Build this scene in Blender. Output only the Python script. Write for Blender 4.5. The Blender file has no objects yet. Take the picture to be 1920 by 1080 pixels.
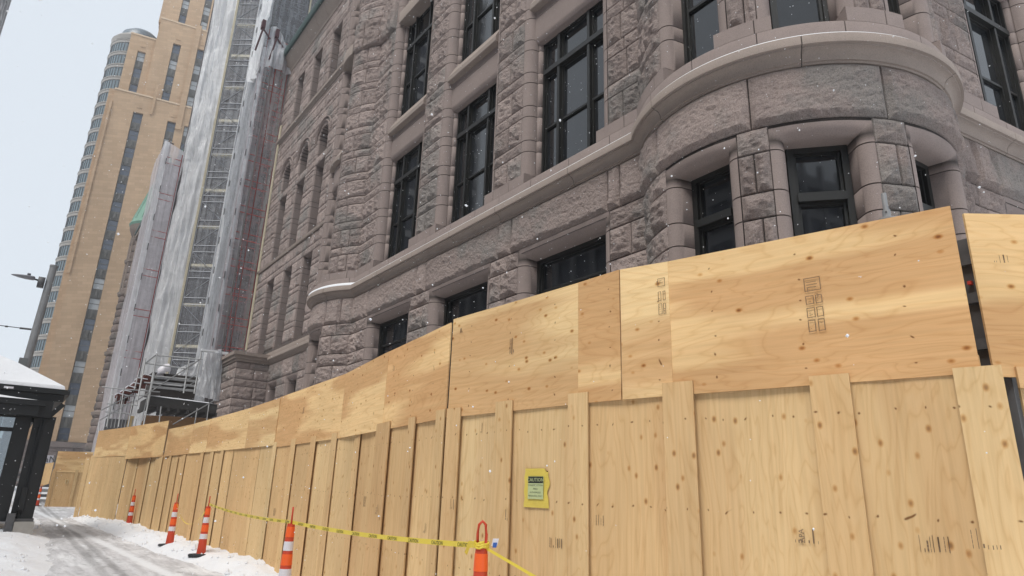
import bpy, math, random
import numpy as np
from math import sin, cos, pi, radians
C = bpy.context.scene.collection
# ------------------------------------------------------------------ camera
CAMZ = 1.5; FPX = 1222.4; YAW, PIT, ROL = radians(36.5976), radians(17.4631), radians(1.87797)
fw = np.array([sin(YAW)*cos(PIT), cos(YAW)*cos(PIT), sin(PIT)])
rt0 = np.array([cos(YAW), -sin(YAW), 0.0]); up0 = np.cross(rt0, fw)
RT = rt0*cos(ROL)+up0*sin(ROL); UP = -rt0*sin(ROL)+up0*cos(ROL)
cam = bpy.data.cameras.new('camera'); co = bpy.data.objects.new('camera', cam); C.objects.link(co)
from mathutils import Matrix, Vector
co.matrix_world = Matrix(((RT[0], UP[0], -fw[0], 0), (RT[1], UP[1], -fw[1], 0), (RT[2], UP[2], -fw[2], CAMZ), (0, 0, 0, 1)))
cam.sensor_width = 36; cam.lens = FPX/1920*36; cam.clip_start = .05; cam.clip_end = 2000
bpy.context.scene.camera = co
# ------------------------------------------------------------------ world and sun
SUN_EL, SUN_AZ = radians(56), radians(252)     # azimuth the light comes from (compass style, x east)
w = bpy.data.worlds.new('World'); bpy.context.scene.world = w; w.use_nodes = True
nt = w.node_tree; nt.nodes.clear()
out = nt.nodes.new('ShaderNodeOutputWorld'); bg = nt.nodes.new('ShaderNodeBackground')
sky = nt.nodes.new('ShaderNodeTexSky'); sky.sky_type = 'NISHITA'; sky.sun_disc = False
sky.sun_elevation = SUN_EL; sky.sun_rotation = SUN_AZ; sky.dust_density = 4
mx = nt.nodes.new('ShaderNodeMix'); mx.data_type = 'RGBA'; mx.inputs[0].default_value = .9
mx.inputs[7].default_value = (7.5, 8.1, 8.75, 1)       # snow-cloud layer over the clear sky
nt.links.new(sky.outputs[0], mx.inputs[6]); nt.links.new(mx.outputs[2], bg.inputs[0]); bg.inputs[1].default_value = .1
nt.links.new(bg.outputs[0], out.inputs[0])
sl = bpy.data.lights.new('sun', 'SUN'); sl.energy = 2.45; sl.angle = radians(28); sl.color = (1, .96, .9)
so = bpy.data.objects.new('sun', sl); C.objects.link(so)
sd = Vector((sin(SUN_AZ)*cos(SUN_EL), cos(SUN_AZ)*cos(SUN_EL), sin(SUN_EL)))
so.rotation_euler = sd.to_track_quat('Z', 'Y').to_euler()
vs = bpy.context.scene.view_settings
vs.view_transform = 'Standard'; vs.look = 'None'; vs.exposure = 0.27; vs.gamma = 1; vs.use_curve_mapping = False
random.seed(7); rng = np.random.default_rng(7)
# ------------------------------------------------------------------ helpers
def ray(x, y): return RT*(x-960)/FPX - UP*(y-540)/FPX + fw
def on_y(x, y, Y):
    d = ray(x, y); return np.array([0, 0, CAMZ])+d*(Y/d[1])
def on_x(x, y, X):
    d = ray(x, y); return np.array([0, 0, CAMZ])+d*(X/d[0])
def on_z(x, y, z):
    d = ray(x, y); return np.array([0, 0, CAMZ])+d*((z-CAMZ)/d[2])
def hsh(ix, iy, s):
    n = (ix.astype(np.int64)*374761393+iy.astype(np.int64)*668265263+int(s)*1442695041) & 0x7fffffff
    n = ((n ^ (n >> 13))*1274126177) & 0x7fffffff
    return ((n ^ (n >> 16)) & 0xffff)/65535.0
def vn(x, y, s):
    ix = np.floor(x); iy = np.floor(y); fx = x-ix; fy = y-iy
    fx = fx*fx*(3-2*fx); fy = fy*fy*(3-2*fy)
    a = hsh(ix, iy, s); b = hsh(ix+1, iy, s); c = hsh(ix, iy+1, s); d = hsh(ix+1, iy+1, s)
    return (a*(1-fx)+b*fx)*(1-fy)+(c*(1-fx)+d*fx)*fy
def fbm(x, y, s, o=4):
    r = 0; a = .5
    for i in range(o): r = r+a*vn(x*2**i, y*2**i, s+i*17); a *= .5
    return r
class G:
    def __init__(s): s.V = []; s.F = []; s.T = []; s.n = 0
    def grid(s, P, t=1.0, close=False):
        P = np.asarray(P, float); n, m = P.shape[:2]
        idx = np.arange(n*m).reshape(n, m)+s.n
        if close: idx = np.concatenate([idx, idx[:, :1]], 1)
        f = np.stack([idx[:-1, :-1], idx[1:, :-1], idx[1:, 1:], idx[:-1, 1:]], -1).reshape(-1, 4)
        s.V.append(P.reshape(-1, 3)); s.F.append(f)
        s.T.append(np.broadcast_to(np.asarray(t, float), (n, m)).reshape(-1).copy()); s.n += n*m
    def raw(s, V, F, t=1.0):
        V = np.asarray(V, float); s.V.append(V); s.F.append(np.asarray(F)+s.n); s.T.append(np.full(len(V), t)); s.n += len(V)
    def box(s, o, a, b, c, t=1.0):
        o, a, b, c = [np.asarray(q, float) for q in (o, a, b, c)]
        V = [o, o+a, o+a+b, o+b, o+c, o+a+c, o+a+b+c, o+b+c]
        s.raw(V, [[0, 3, 2, 1], [4, 5, 6, 7], [0, 1, 5, 4], [1, 2, 6, 5], [2, 3, 7, 6], [3, 0, 4, 7]], t)
    def bx(s, x0, x1, y0, y1, z0, z1, t=1.0): s.box((x0, y0, z0), (x1-x0, 0, 0), (0, y1-y0, 0), (0, 0, z1-z0), t)
    def beam(s, p, q, wd, ht, t=1.0):
        p = np.asarray(p, float); q = np.asarray(q, float); d = q-p; L = np.linalg.norm(d); d = d/L
        u = np.cross(d, [0, 0, 1.0]) if abs(d[2]) < .95 else np.cross(d, [0, 1.0, 0]); u /= np.linalg.norm(u); v = np.cross(u, d)
        s.box(p-u*wd/2-v*ht/2, u*wd, v*ht, q-p, t)
    def tube(s, pts, r, n=8, t=1.0):
        pts = [np.asarray(p, float) for p in pts]; R = []
        rr = r if hasattr(r, '__len__') else [r]*len(pts)
        for i, p in enumerate(pts):
            d = pts[min(i+1, len(pts)-1)]-pts[max(i-1, 0)]; d = d/np.linalg.norm(d)
            u = np.cross(d, [0, 0, 1.0]) if abs(d[2]) < .95 else np.cross(d, [0, 1.0, 0]); u /= np.linalg.norm(u); v = np.cross(u, d)
            R.append([p+rr[i]*(u*cos(2*pi*k/n)+v*sin(2*pi*k/n)) for k in range(n)])
        b = s.n; s.grid(np.array(R), t, True)
        for base in (b, b+(len(pts)-1)*n):
            s.F.append(np.array([[base, base+2*k+1, base+2*k+2, base+2*k+3] for k in range(n//2-1)]))
    def lathe(s, c, prof, n=24, a0=0, a1=360, t=1.0):
        A = np.radians(np.linspace(a0, a1, n+1)); P = []
        for r, z in prof: P.append([(c[0]+r*cos(a), c[1]+r*sin(a), z) for a in A])
        s.grid(np.array(P), t)
    def build(s, name, mat, parent=None, smooth=True, ang=None):
        V = np.concatenate(s.V); F = np.concatenate(s.F); T = np.concatenate(s.T)
        me = bpy.data.meshes.new(name); me.vertices.add(len(V)); me.vertices.foreach_set('co', V.astype(np.float32).ravel())
        me.loops.add(F.size); me.polygons.add(len(F))
        me.loops.foreach_set('vertex_index', F.astype(np.int32).ravel())
        me.polygons.foreach_set('loop_start', np.arange(0, F.size, 4, dtype=np.int32))
        me.update(calc_edges=True)
        me.polygons.foreach_set('use_smooth', np.full(len(F), bool(smooth)))
        at = me.attributes.new('tint', 'FLOAT', 'POINT'); at.data.foreach_set('value', T.astype(np.float32))
        me.update()
        if ang: me.set_sharp_from_angle(angle=radians(ang))
        me.materials.append(mat); o = bpy.data.objects.new(name, me); C.objects.link(o)
        if parent: o.parent = parent
        return o
def thing(name, label, cat, group=None):
    o = bpy.data.objects.new(name, None); C.objects.link(o); o.empty_display_size = .1
    return tag(o, label, cat, group)
def tag(o, label, cat, group=None, kind=None):
    o['label'] = label; o['category'] = cat
    if group: o['group'] = group
    if kind: o['kind'] = kind
    return o
def struct(o): o['kind'] = 'structure'; return o
# ------------------------------------------------------------------ materials
class M:
    def __init__(s, name):
        s.m = bpy.data.materials.new(name); s.m.use_nodes = True; s.t = s.m.node_tree; s.t.nodes.clear()
        s.o = s.t.nodes.new('ShaderNodeOutputMaterial')
    def n(s, ty, ins=None, **kw):
        nd = s.t.nodes.new(ty)
        for k, v in kw.items(): setattr(nd, k, v)
        for k, v in (ins or {}).items(): s.s(nd.inputs[k], v)
        return nd
    def s(s, sock, v):
        if isinstance(v, bpy.types.NodeSocket): s.t.links.new(v, sock)
        elif isinstance(v, bpy.types.Node): s.t.links.new(v.outputs[0], sock)
        else: sock.default_value = v
    def math(s, op, a, b=0.0, c=None):
        nd = s.n('ShaderNodeMath', {0: a, 1: b}, operation=op)
        if c is not None: s.s(nd.inputs[2], c)
        return nd.outputs[0]
    def ramp(s, f, stops):
        nd = s.n('ShaderNodeValToRGB', {0: f}); e = nd.color_ramp.elements
        while len(e) < len(stops): e.new(.5)
        for el, (p, c) in zip(e, stops): el.position = p; el.color = tuple(c)+(1,) if len(c) == 3 else c
        return nd.outputs[0]
    def mix(s, f, a, b, bt='MIX'):
        nd = s.n('ShaderNodeMix', data_type='RGBA', blend_type=bt); s.s(nd.inputs[0], f)
        s.s(nd.inputs[6], a if not isinstance(a, tuple) else a+(1,)); s.s(nd.inputs[7], b if not isinstance(b, tuple) else b+(1,))
        return nd.outputs[2]
    def noise(s, vec, sc, det=3, rough=.5, dist=0):
        return s.n('ShaderNodeTexNoise', {'Vector': vec, 'Scale': sc, 'Detail': det, 'Roughness': rough, 'Distortion': dist})
    def co(s, sc=(1, 1, 1), rot=(0, 0, 0), loc=None):
        tc = s.n('ShaderNodeTexCoord'); mp = s.n('ShaderNodeMapping', {0: tc.outputs['Object'], 'Scale': sc, 'Rotation': rot})
        if loc is not None: s.s(mp.inputs['Location'], loc)
        return mp.outputs[0]
    def bump(s, h, st, dist=.01, nrm=None):
        nd = s.n('ShaderNodeBump', {'Height': h, 'Strength': st, 'Distance': dist})
        if nrm is not None: s.s(nd.inputs['Normal'], nrm)
        return nd.outputs[0]
    def pr(s, col, rough=.7, bump=None, **kw):
        p = s.n('ShaderNodeBsdfPrincipled', {'Base Color': col if not isinstance(col, tuple) else col+(1,), 'Roughness': rough})
        for k, v in kw.items(): s.s(p.inputs[k.replace('_', ' ')], v)
        if bump is not None: s.s(p.inputs['Normal'], bump)
        s.t.links.new(p.outputs[0], s.o.inputs[0]); return s.m
def simple(name, col, rough=.6, var=.15, sc=6, bst=.0, **kw):
    a = M(name); v = a.co(); n = a.noise(v, sc, 5, .6)
    c = a.mix(n.outputs[0], tuple(x*(1-var) for x in col), tuple(min(1, x*(1+var)) for x in col))
    n2 = a.noise(v, sc*6, 4, .6)
    return a.pr(c, rough, a.bump(n2.outputs[0], bst, .01) if bst else None, **kw)
def stone_mat(name, rough_amt, dark=1.0, base=(.295, .236, .214)):
    a = M(name); v = a.co()
    t = a.n('ShaderNodeAttribute', attribute_name='tint').outputs['Fac']
    n1 = a.noise(v, 1.3, 5, .6); n2 = a.noise(v, 9, 6, .65); n3 = a.noise(v, 55, 5, .7); n4 = a.noise(v, 170, 2, .6)
    c1 = tuple(x*dark for x in base); c2 = (c1[0]*1.18, c1[1]*1.2, c1[2]*1.2); c3 = (c1[0]*.72, c1[1]*.74, c1[2]*.78)
    c = a.mix(n1.outputs[0], c3, c2)
    c = a.mix(a.math('MULTIPLY', n2.outputs[0], .5), c, tuple(x*1.12 for x in c2))
    ng = a.noise(v, .55, 4, .6); c = a.mix(a.ramp(ng.outputs[0], [(.5, (0, 0, 0)), (.62, (.9, .9, .9))]) if rough_amt > .5 else 0.0, c, (c1[0]*.8, c1[1]*.92, c1[2]*.95))
    sp = a.ramp(n3.outputs[0], [(.36, (.5, .5, .52)), (.5, (1, 1, 1)), (.68, (1.3, 1.28, 1.26))])
    c = a.mix(.7 if rough_amt > .5 else .3, c, sp, 'MULTIPLY')
    sp2 = a.ramp(n4.outputs[0], [(.3, (.7, .7, .7)), (.6, (1.1, 1.1, 1.1))]); c = a.mix(.5 if rough_amt > .5 else .2, c, sp2, 'MULTIPLY')
    tt = a.n('ShaderNodeCombineColor', {0: t, 1: t, 2: t}).outputs[0]
    c = a.mix(1.0, c, tt, 'MULTIPLY')
    h1 = a.noise(v, 18, 9, .74, .2); h2 = a.noise(v, 60, 5, .7)
    vo = a.n('ShaderNodeTexVoronoi', {'Vector': v, 'Scale': 11.0}, feature='F1').outputs[0]
    hh = a.math('ADD', a.math('MULTIPLY', h1.outputs[0], 1.0), a.math('MULTIPLY', vo, -.35))
    b = a.bump(hh, 1.0*rough_amt, .075*rough_amt)
    b = a.bump(h2.outputs[0], .5 if rough_amt > .5 else .25, .012 if rough_amt > .5 else .004, b)
    return a.pr(c, .85, b, Specular_IOR_Level=.25)
ROCK = stone_mat('rock_faced_granite', 1.0, 1.3); SMOOTH = stone_mat('dressed_granite', .08, .93); CORN = stone_mat('cornice_granite', .08, 1.0, (.30, .245, .212))
ROCKFAR = stone_mat('far_rock_granite', .8, .8)
GLASS = M('window_glass'); 
_n = GLASS.noise(GLASS.co(), 1.1, 2); _t = GLASS
GLASS = _t.pr((.012, .014, .017), .04, _t.bump(_n.outputs[0], .04, .02), Specular_IOR_Level=.8)
FRAME = simple('bronze_window_frame', (.014, .014, .013), .45, .3, 8, .1)
def sheet_mat(name, horizontal, tone=0.0, pale=False):
    """plywood face: object coordinates, x along the sheet, z up"""
    a = M(name)
    oi = a.n('ShaderNodeObjectInfo'); rnd = oi.outputs['Random']
    off = a.n('ShaderNodeCombineXYZ', {0: a.math('MULTIPLY', rnd, 37.0), 1: a.math('MULTIPLY', rnd, 91.0), 2: a.math('MULTIPLY', rnd, 53.0)}).outputs[0]
    tc = a.n('ShaderNodeTexCoord'); rot = a.n('ShaderNodeMapping', {0: tc.outputs['Object'], 'Rotation': (0, pi/2 if horizontal else 0, 0)}).outputs[0]
    pos = a.n('ShaderNodeVectorMath', {0: rot, 1: off}, operation='ADD').outputs[0]
    def mp(sx, sz): return a.n('ShaderNodeMapping', {0: pos, 'Scale': (sx, 1, sz)}).outputs[0]
    # cathedral figure: contour lines of a stretched height field
    big = a.noise(mp(2.6, .55), 1.0, 3, .55, .6).outputs[0]
    rings = a.math('FRACT', a.math('MULTIPLY', big, 17.0))
    line = a.ramp(rings, [(0, (.72, .55, .36)), (.1, (.92, .84, .72)), (.35, (1, 1, 1)), (.85, (.98, .94, .88)), (1, (.72, .55, .36))])
    streak = a.noise(mp(38, 1.4), 1.0, 4, .6).outputs[0]
    band = a.noise(mp(2.1, .3), 1.0, 2, .5, .3).outputs[0]
    lightc = (.87, .635, .345) ; redc = (.69, .44, .225)
    c = a.mix(a.ramp(a.math('ADD', band, tone), [(.47, (0, 0, 0)), (.55, (1, 1, 1))]), lightc, redc)
    if not horizontal: c = a.mix(.72, c, a.mix(a.n('ShaderNodeMath', {0: a.math('MULTIPLY', rnd, 7.31)}, operation='FRACT').outputs[0], (.74, .55, .31), (.66, .455, .245)))
    c = a.mix(.3, c, line, 'MULTIPLY')
    c = a.mix(.55, c, a.ramp(streak, [(.3, (.84, .8, .74)), (.6, (1.06, 1.05, 1.04))]), 'MULTIPLY')
    tone2 = a.noise(mp(.9, .5), 1.0, 2).outputs[0]
    c = a.mix(.6, c, a.ramp(tone2, [(.3, (.82, .8, .78)), (.7, (1.12, 1.1, 1.08))]), 'MULTIPLY')
    # knots
    vo = a.n('ShaderNodeTexVoronoi', {'Vector': mp(6.5, 4.2), 'Scale': 1.0, 'Randomness': 1.0}, voronoi_dimensions='3D', feature='F1')
    kr = a.math('MULTIPLY', a.math('SUBTRACT', vo.outputs['Color'], .45), .22)
    kd = a.math('SUBTRACT', vo.outputs['Distance'], a.math('MAXIMUM', kr, 0.0))
    knot = a.ramp(kd, [(0, (.33, .16, .07)), (.03, (.5, .29, .14)), (.07, (1, 1, 1))])
    flat = a.n('ShaderNodeMapping', {0: pos, 'Scale': (10.5, 0.0, 7.0)}).outputs[0]
    v2 = a.n('ShaderNodeTexVoronoi', {'Vector': flat, 'Scale': 1.0}, voronoi_dimensions='3D', feature='F1')
    pick = a.math('GREATER_THAN', v2.outputs['Color'], .52)
    kk = a.math('ADD', v2.outputs['Distance'], a.math('MULTIPLY', pick, .8))
    knot2 = a.ramp(kk, [(0, (.2, .09, .035)), (.06, (.3, .15, .06)), (.11, (.62, .42, .25)), (.14, (.82, .66, .48)), (.21, (1, 1, 1))])
    c = a.mix(.85 if horizontal else .7, c, knot2, 'MULTIPLY')
    # screw rows
    sep = a.n('ShaderNodeSeparateXYZ', {0: rot}); 
    jit = a.noise(mp(7, 7), 1.0, 1).outputs[0]
    fx = a.math('SUBTRACT', a.math('FRACT', a.math('ADD', a.math('MULTIPLY', sep.outputs[0], 6.5), jit)), .5)
    fz = a.math('SUBTRACT', a.math('FRACT', a.math('ADD', a.math('MULTIPLY', sep.outputs[2], 1.7), a.math('MULTIPLY', jit, .12))), .5)
    d = a.math('ADD', a.math('POWER', a.math('DIVIDE', fx, 6.5), 2.0), a.math('POWER', a.math('DIVIDE', fz, 1.7), 2.0))
    scr = a.ramp(a.math('SQRT', d), [(.0, (.2, .1, .05)), (.0055, (.22, .12, .06)), (.0085, (1, 1, 1))])
    c = a.mix(.85, c, scr, 'MULTIPLY')
    at = a.n('ShaderNodeAttribute', attribute_name='tint').outputs['Fac']
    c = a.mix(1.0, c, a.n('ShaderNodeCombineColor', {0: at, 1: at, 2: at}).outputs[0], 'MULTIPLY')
    c = a.mix(1.0, c, a.n('ShaderNodeCombineColor', {0: 1.0, 1: a.math('ADD', .95, a.math('MULTIPLY', rnd, .08)), 2: a.math('ADD', .9, a.math('MULTIPLY', rnd, .14))}).outputs[0], 'MULTIPLY')
    return a.pr(c, .85, a.bump(streak, .3, .004), Specular_IOR_Level=.15)
PLYH = sheet_mat('plywood_long_grain', True); PLYH2 = sheet_mat('plywood_reddish', True, .07)
PLYV = sheet_mat('plywood_upright_grain', False, -.04); PLYV2 = sheet_mat('plywood_upright_reddish', False, .04)
INK = simple('stamp_ink', (.2, .13, .075), .8, .35, 40)
SNOW = M('snow'); _a = SNOW; _v = _a.co()
SNOW = _a.pr(_a.mix(_a.noise(_v, 1.2, 5).outputs[0], (.72, .74, .78), (.86, .87, .89)), .8, _a.bump(_a.noise(_v, 9, 6, .6).outputs[0], .6, .04), Specular_IOR_Level=.2)
STEEL = simple('galvanised_steel', (.34, .345, .35), .5, .25, 9, .1, Metallic=.35); DSTEEL = simple('dark_steel', (.1, .1, .105), .6, .3, 6)
RED = simple('red_scaffold_paint', (.55, .05, .035), .55, .25, 5); HAZEC = None; BLACK = simple('black_painted_steel', (.007, .008, .009), .6, .3, 3, .05)
COPPER = M('green_copper'); _a = COPPER; _v = _a.co((1, 1, .35))
COPPER = _a.pr(_a.mix(_a.noise(_v, 3, 5).outputs[0], (.15, .29, .23), (.26, .44, .35)), .7)
GUTTER = simple('dark_copper_gutter', (.075, .115, .11), .6, .3, 2)
CONC = simple('concrete', (.36, .345, .32), .9, .25, 5, .5); PALE = simple('pale_batten', (.6, .54, .4), .7, .15, 6); LUMBER = simple('lumber', (.55, .4, .2), .7, .2, 9, .1)
def plastic(name, op, col=(.78, .8, .83), fold=1.0):
    a = M(name); tc = a.n('ShaderNodeTexCoord'); v = a.n('ShaderNodeMapping', {0: tc.outputs['Object'], 'Scale': (3.0, 3.0, .06)}).outputs[0]
    n1 = a.noise(v, 1.0, 5, .65, .8).outputs[0]
    v2 = a.n('ShaderNodeMapping', {0: tc.outputs['Object'], 'Scale': (.9, .9, 1.1), 'Rotation': (.6, .5, 0)}).outputs[0]
    n2 = a.noise(v2, 1.3, 6, .7, 1.5).outputs[0]
    f = a.math('ADD', a.math('MULTIPLY', n1, .65*fold), a.math('MULTIPLY', n2, .35*fold))
    al = a.n('ShaderNodeMapRange', {0: f, 1: .3*fold, 2: .68*fold, 3: max(op-.22, .05), 4: min(op+.3, .97)}).outputs[0]
    df = a.n('ShaderNodeBsdfDiffuse', {0: col+(1,)}); gl = a.n('ShaderNodeBsdfGlossy', {0: (1, 1, 1, 1), 1: .28}); tl = a.n('ShaderNodeBsdfTranslucent', {0: col+(1,)})
    b = a.bump(f, .9, .25)
    for q in (df, gl, tl): a.s(q.inputs['Normal'], b)
    m1 = a.n('ShaderNodeMixShader', {0: .35, 1: df.outputs[0], 2: tl.outputs[0]}); m2 = a.n('ShaderNodeMixShader', {0: .1, 1: m1.outputs[0], 2: gl.outputs[0]})
    tr = a.n('ShaderNodeBsdfTransparent'); m3 = a.n('ShaderNodeMixShader', {0: al, 1: tr.outputs[0], 2: m2.outputs[0]})
    a.t.links.new(m3.outputs[0], a.o.inputs[0]); return a.m
PL_WHITE = plastic('white_plastic_sheeting', .88, (.93, .94, .96)); PL_CLEAR = plastic('clear_plastic_sheeting', .26, (.62, .65, .7)); PL_PINK = plastic('pinkish_plastic_sheeting', .6, (.82, .78, .82), .3)
PL_RED = plastic('veiled_plastic_sheeting', .3, (.62, .62, .66)); PST = simple('pale_scaffold_tube', (.62, .64, .68), .5, .1); MRED = simple('muted_red_tube', (.36, .06, .05), .6, .15)
PL_MID = plastic('milky_plastic_sheeting', .5, (.7, .73, .78))
# ------------------------------------------------------------------ stone engine
XF = 9.25; DR = 2.82; DC = (11.36, 6.19); LC = (11.36, 24.2)
A0 = radians(138.5); A1 = radians(302.0)
def mF(s, d, z): return np.stack([XF-d, s+0*d, z+0*d+0*s], -1)
def mArc(c, R=DR):
    def f(s, d, z):
        a = s/R; return np.stack([c[0]+(R+d)*np.cos(a), c[1]+(R+d)*np.sin(a), z+0*a+0*d], -1)
    return f
mD = mArc(DC); mL = mArc(LC)
Rn = np.array([-.164, -.986]); Rd = np.array([.986, -.164]); RF = np.array([11.016, 4.12])
def mR(s, d, z): return np.stack([RF[0]+Rd[0]*s+Rn[0]*d, RF[1]+Rd[1]*s+Rn[1]*d, z+0*s+0*d], -1)
def mW(s, d, z): return np.stack([11.5-d+0*s, s+0*d, z+0*s+0*d], -1)
def block(g, mp, s0, s1, z0, z1, amp, res, base=0.0, joint=.007, pit=0.0):
    s0 += joint; s1 -= joint; z0 += joint; z1 -= joint
    w_, h_ = s1-s0, z1-z0
    if w_ < .04 or h_ < .04: return
    nx = max(3, int(w_/res)+1); nz = max(3, int(h_/res)+1)
    e = min(.014, res*.4)
    xs = np.concatenate([[s0], [s0+e], np.linspace(s0, s1, nx+1)[1:-1], [s1-e], [s1]]); zs = np.concatenate([[z0], [z0+e], np.linspace(z0, z1, nz+1)[1:-1], [z1-e], [z1]])
    S, Z = np.meshgrid(xs, zs); sd = rng.integers(1, 99999)
    ed = np.minimum(np.minimum(S-s0, s1-S)/min(w_*.5, .12), np.minimum(Z-z0, z1-Z)/min(h_*.5, .12)); 
    wob = fbm(S*5, Z*5, sd+3, 3)
    m = np.clip(ed*(.55+1.1*wob), 0, 1); m = m*m*(3-2*m)
    u = (S-(s0+s1)/2)/w_; v = (Z-(z0+z1)/2)/h_
    H = np.full(S.shape, 9.0)
    for k in range(int(3+w_*2)):
        H = np.minimum(H, .75+rng.uniform(-.1, .5)+rng.uniform(-.9, .9)*(u-rng.uniform(-.4, .4))+rng.uniform(-.9, .9)*(v-rng.uniform(-.4, .4)))
    H = np.clip(H, .15, 1.25)
    f = fbm(S*7+sd % 97, Z*9, sd, 5)-.47; rid = np.abs(fbm(S*3.1, Z*5.3+sd % 31, sd+9, 4)-.47)*2
    g2 = np.abs(fbm(S*9.5+3, Z*11+sd % 53, sd+31, 4)-.47)*2
    kk = .3 if pit else 1.0; H = amp*m*(.2+.8*H) + kk*m*amp*(1.15*f-.75*rid) - m*.014*g2 + f*.014*m
    if pit: H += m*(np.abs(fbm(S*13, Z*17, sd+5, 4)-.47)-.1)*-pit*2; H += pit*2.2*m*np.clip(1-(Z-z0)/(h_*.55), 0, 1)*(.4+fbm(S*2.5, Z*1.5, sd+6, 4))
    H += base
    H[0, :] = H[-1, :] = H[:, 0] = H[:, -1] = -.03
    T = rng.choice([.84, .93, 1.0, 1.07, 1.16], p=[.15, .25, .3, .2, .1])*rng.uniform(.96, 1.04)
    g.grid(mp(S, H, Z), T)
def snap_rows(z0, z1, cuts, openz):
    zs = sorted(set([z for z in cuts if z0 < z < z1]+[z0, z1]))
    for oz in openz:
        if z0 < oz < z1:
            zs = [z for z in zs if abs(z-oz) > .17 or z in (z0, z1)]+[oz]
    return sorted(set(zs))
def wall(g, mp, s0, s1, z0, z1, cuts, opens, amp=.055, res=.035, resf=None, wid=(.5, 1.0), base=0, pit=0):
    rows = snap_rows(z0, z1, cuts, [o[2] for o in opens]+[o[3] for o in opens])
    for i, (a, b) in enumerate(zip(rows[:-1], rows[1:])):
        iv = [(s0, s1)]
        for o in opens:
            if o[2] < (a+b)/2 < o[3]:
                nv = []
                for p, q in iv:
                    if o[1] <= p or o[0] >= q: nv.append((p, q)); continue
                    if o[0] > p: nv.append((p, o[0]))
                    if o[1] < q: nv.append((o[1], q))
                iv = nv
        h = b-a
        for p, q in iv:
            L = q-p
            if L < .05: continue
            ww = rng.uniform(*wid)*(1.15 if h < .5 else 1.0)
            n = max(1, round(L/ww)); cutp = [p]+[p+L*(k+rng.uniform(-.22, .22))/n for k in range(1, n)]+[q]
            if n == 1 and h > .5 and .45 < L < 1.6: cutp = [p, p+L*rng.choice([.3, .42, .5, .6]), q]
            for c0, c1 in zip(cutp[:-1], cutp[1:]):
                block(g, mp, c0, c1, a, b, amp*(1 if h > .5 else .8), res if resf is None else resf(a), base, pit=pit)
def sweep(g, mp, s0, s1, prof, step=.25, joints=None, t=1.0):
    """profile = list of (d, z) swept along s, with block joints"""
    js = []
    if joints: 
        k = s0+joints*rng.uniform(.4, .9)
        while k < s1-.2: js.append(k); k += joints*rng.uniform(.85, 1.15)
    xs = sorted(set(list(np.linspace(s0, s1, max(2, int((s1-s0)/step)+1)))+[j+q for j in js for q in (-.01, -.004, .004, .01)]))
    P = []; T = []
    for x in xs:
        deep = any(abs(x-j) < .006 for j in js)
        P.append([mp(np.array(x), np.array(d-(.012 if deep else 0)), np.array(z)) for d, z in prof]); T.append([.22 if deep else t]*len(prof))
    g.grid(np.array(P), np.array(T))
def surround(g, mp, c, hc, zb, zt, R, D, joints, arch=False, top=True, col=False, deepj=.012, only=None):
    ph = np.linspace(0, pi/2, 7); prof = [(R*(1-sin(p)), -R*(1-cos(p))) for p in ph]
    if col:
        prof.append((.03, -R-.005)); prof += [(-.1*sin(q)+.01, -R-.02-.22*(1-cos(q))/2) for q in np.linspace(0, pi, 8)]
        prof.append((.02, -R-.25))
    prof.append((0, -D))
    def zlist(a, b):
        z = [a]
        for j in sorted(joints):
            if a+.02 < j < b-.02: z += [j-.012, j-.005, j+.005, j+.012]
        return z+[b]
    path = []
    zs = zlist(zb, (zt-hc) if arch else zt)
    for z in zs: path.append((c-hc, z, -1, 0, any(abs(z-j) < .007 for j in joints)))
    nl = len(path)
    if top and not arch:
        path.append((c-hc, zt, -1, 1, False))
        for q in np.linspace(c-hc, c+hc, 9)[1:-1]: path.append((q, zt, 0, 1, False))
        path.append((c+hc, zt, 1, 1, False))
    elif arch:
        for i, a in enumerate(np.linspace(pi, 0, 40)[1:-1]): path.append((c+hc*cos(a), zt-hc+hc*sin(a), cos(a), sin(a), i % 4 == 0))
    segs = [path]
    rt_ = [(c+hc, z, 1, 0, any(abs(z-j) < .007 for j in joints)) for z in reversed(zs)]
    if top or arch: path += rt_
    else: segs.append(rt_)
    if only is not None: segs = [segs[only]]
    for pa in segs:
        P = []; T = []
        for s, z, ns, nz, dp in pa:
            P.append([mp(np.array(s+ns*(o+(deepj if dp else 0))), np.array(d-(deepj if dp and i < 7 else 0)), np.array(z+nz*(o+(deepj if dp else 0)))) for i, (o, d) in enumerate(prof)])
            T.append([.22 if dp else 1.0]*len(prof))
        g.grid(np.array(P), np.array(T))
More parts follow.
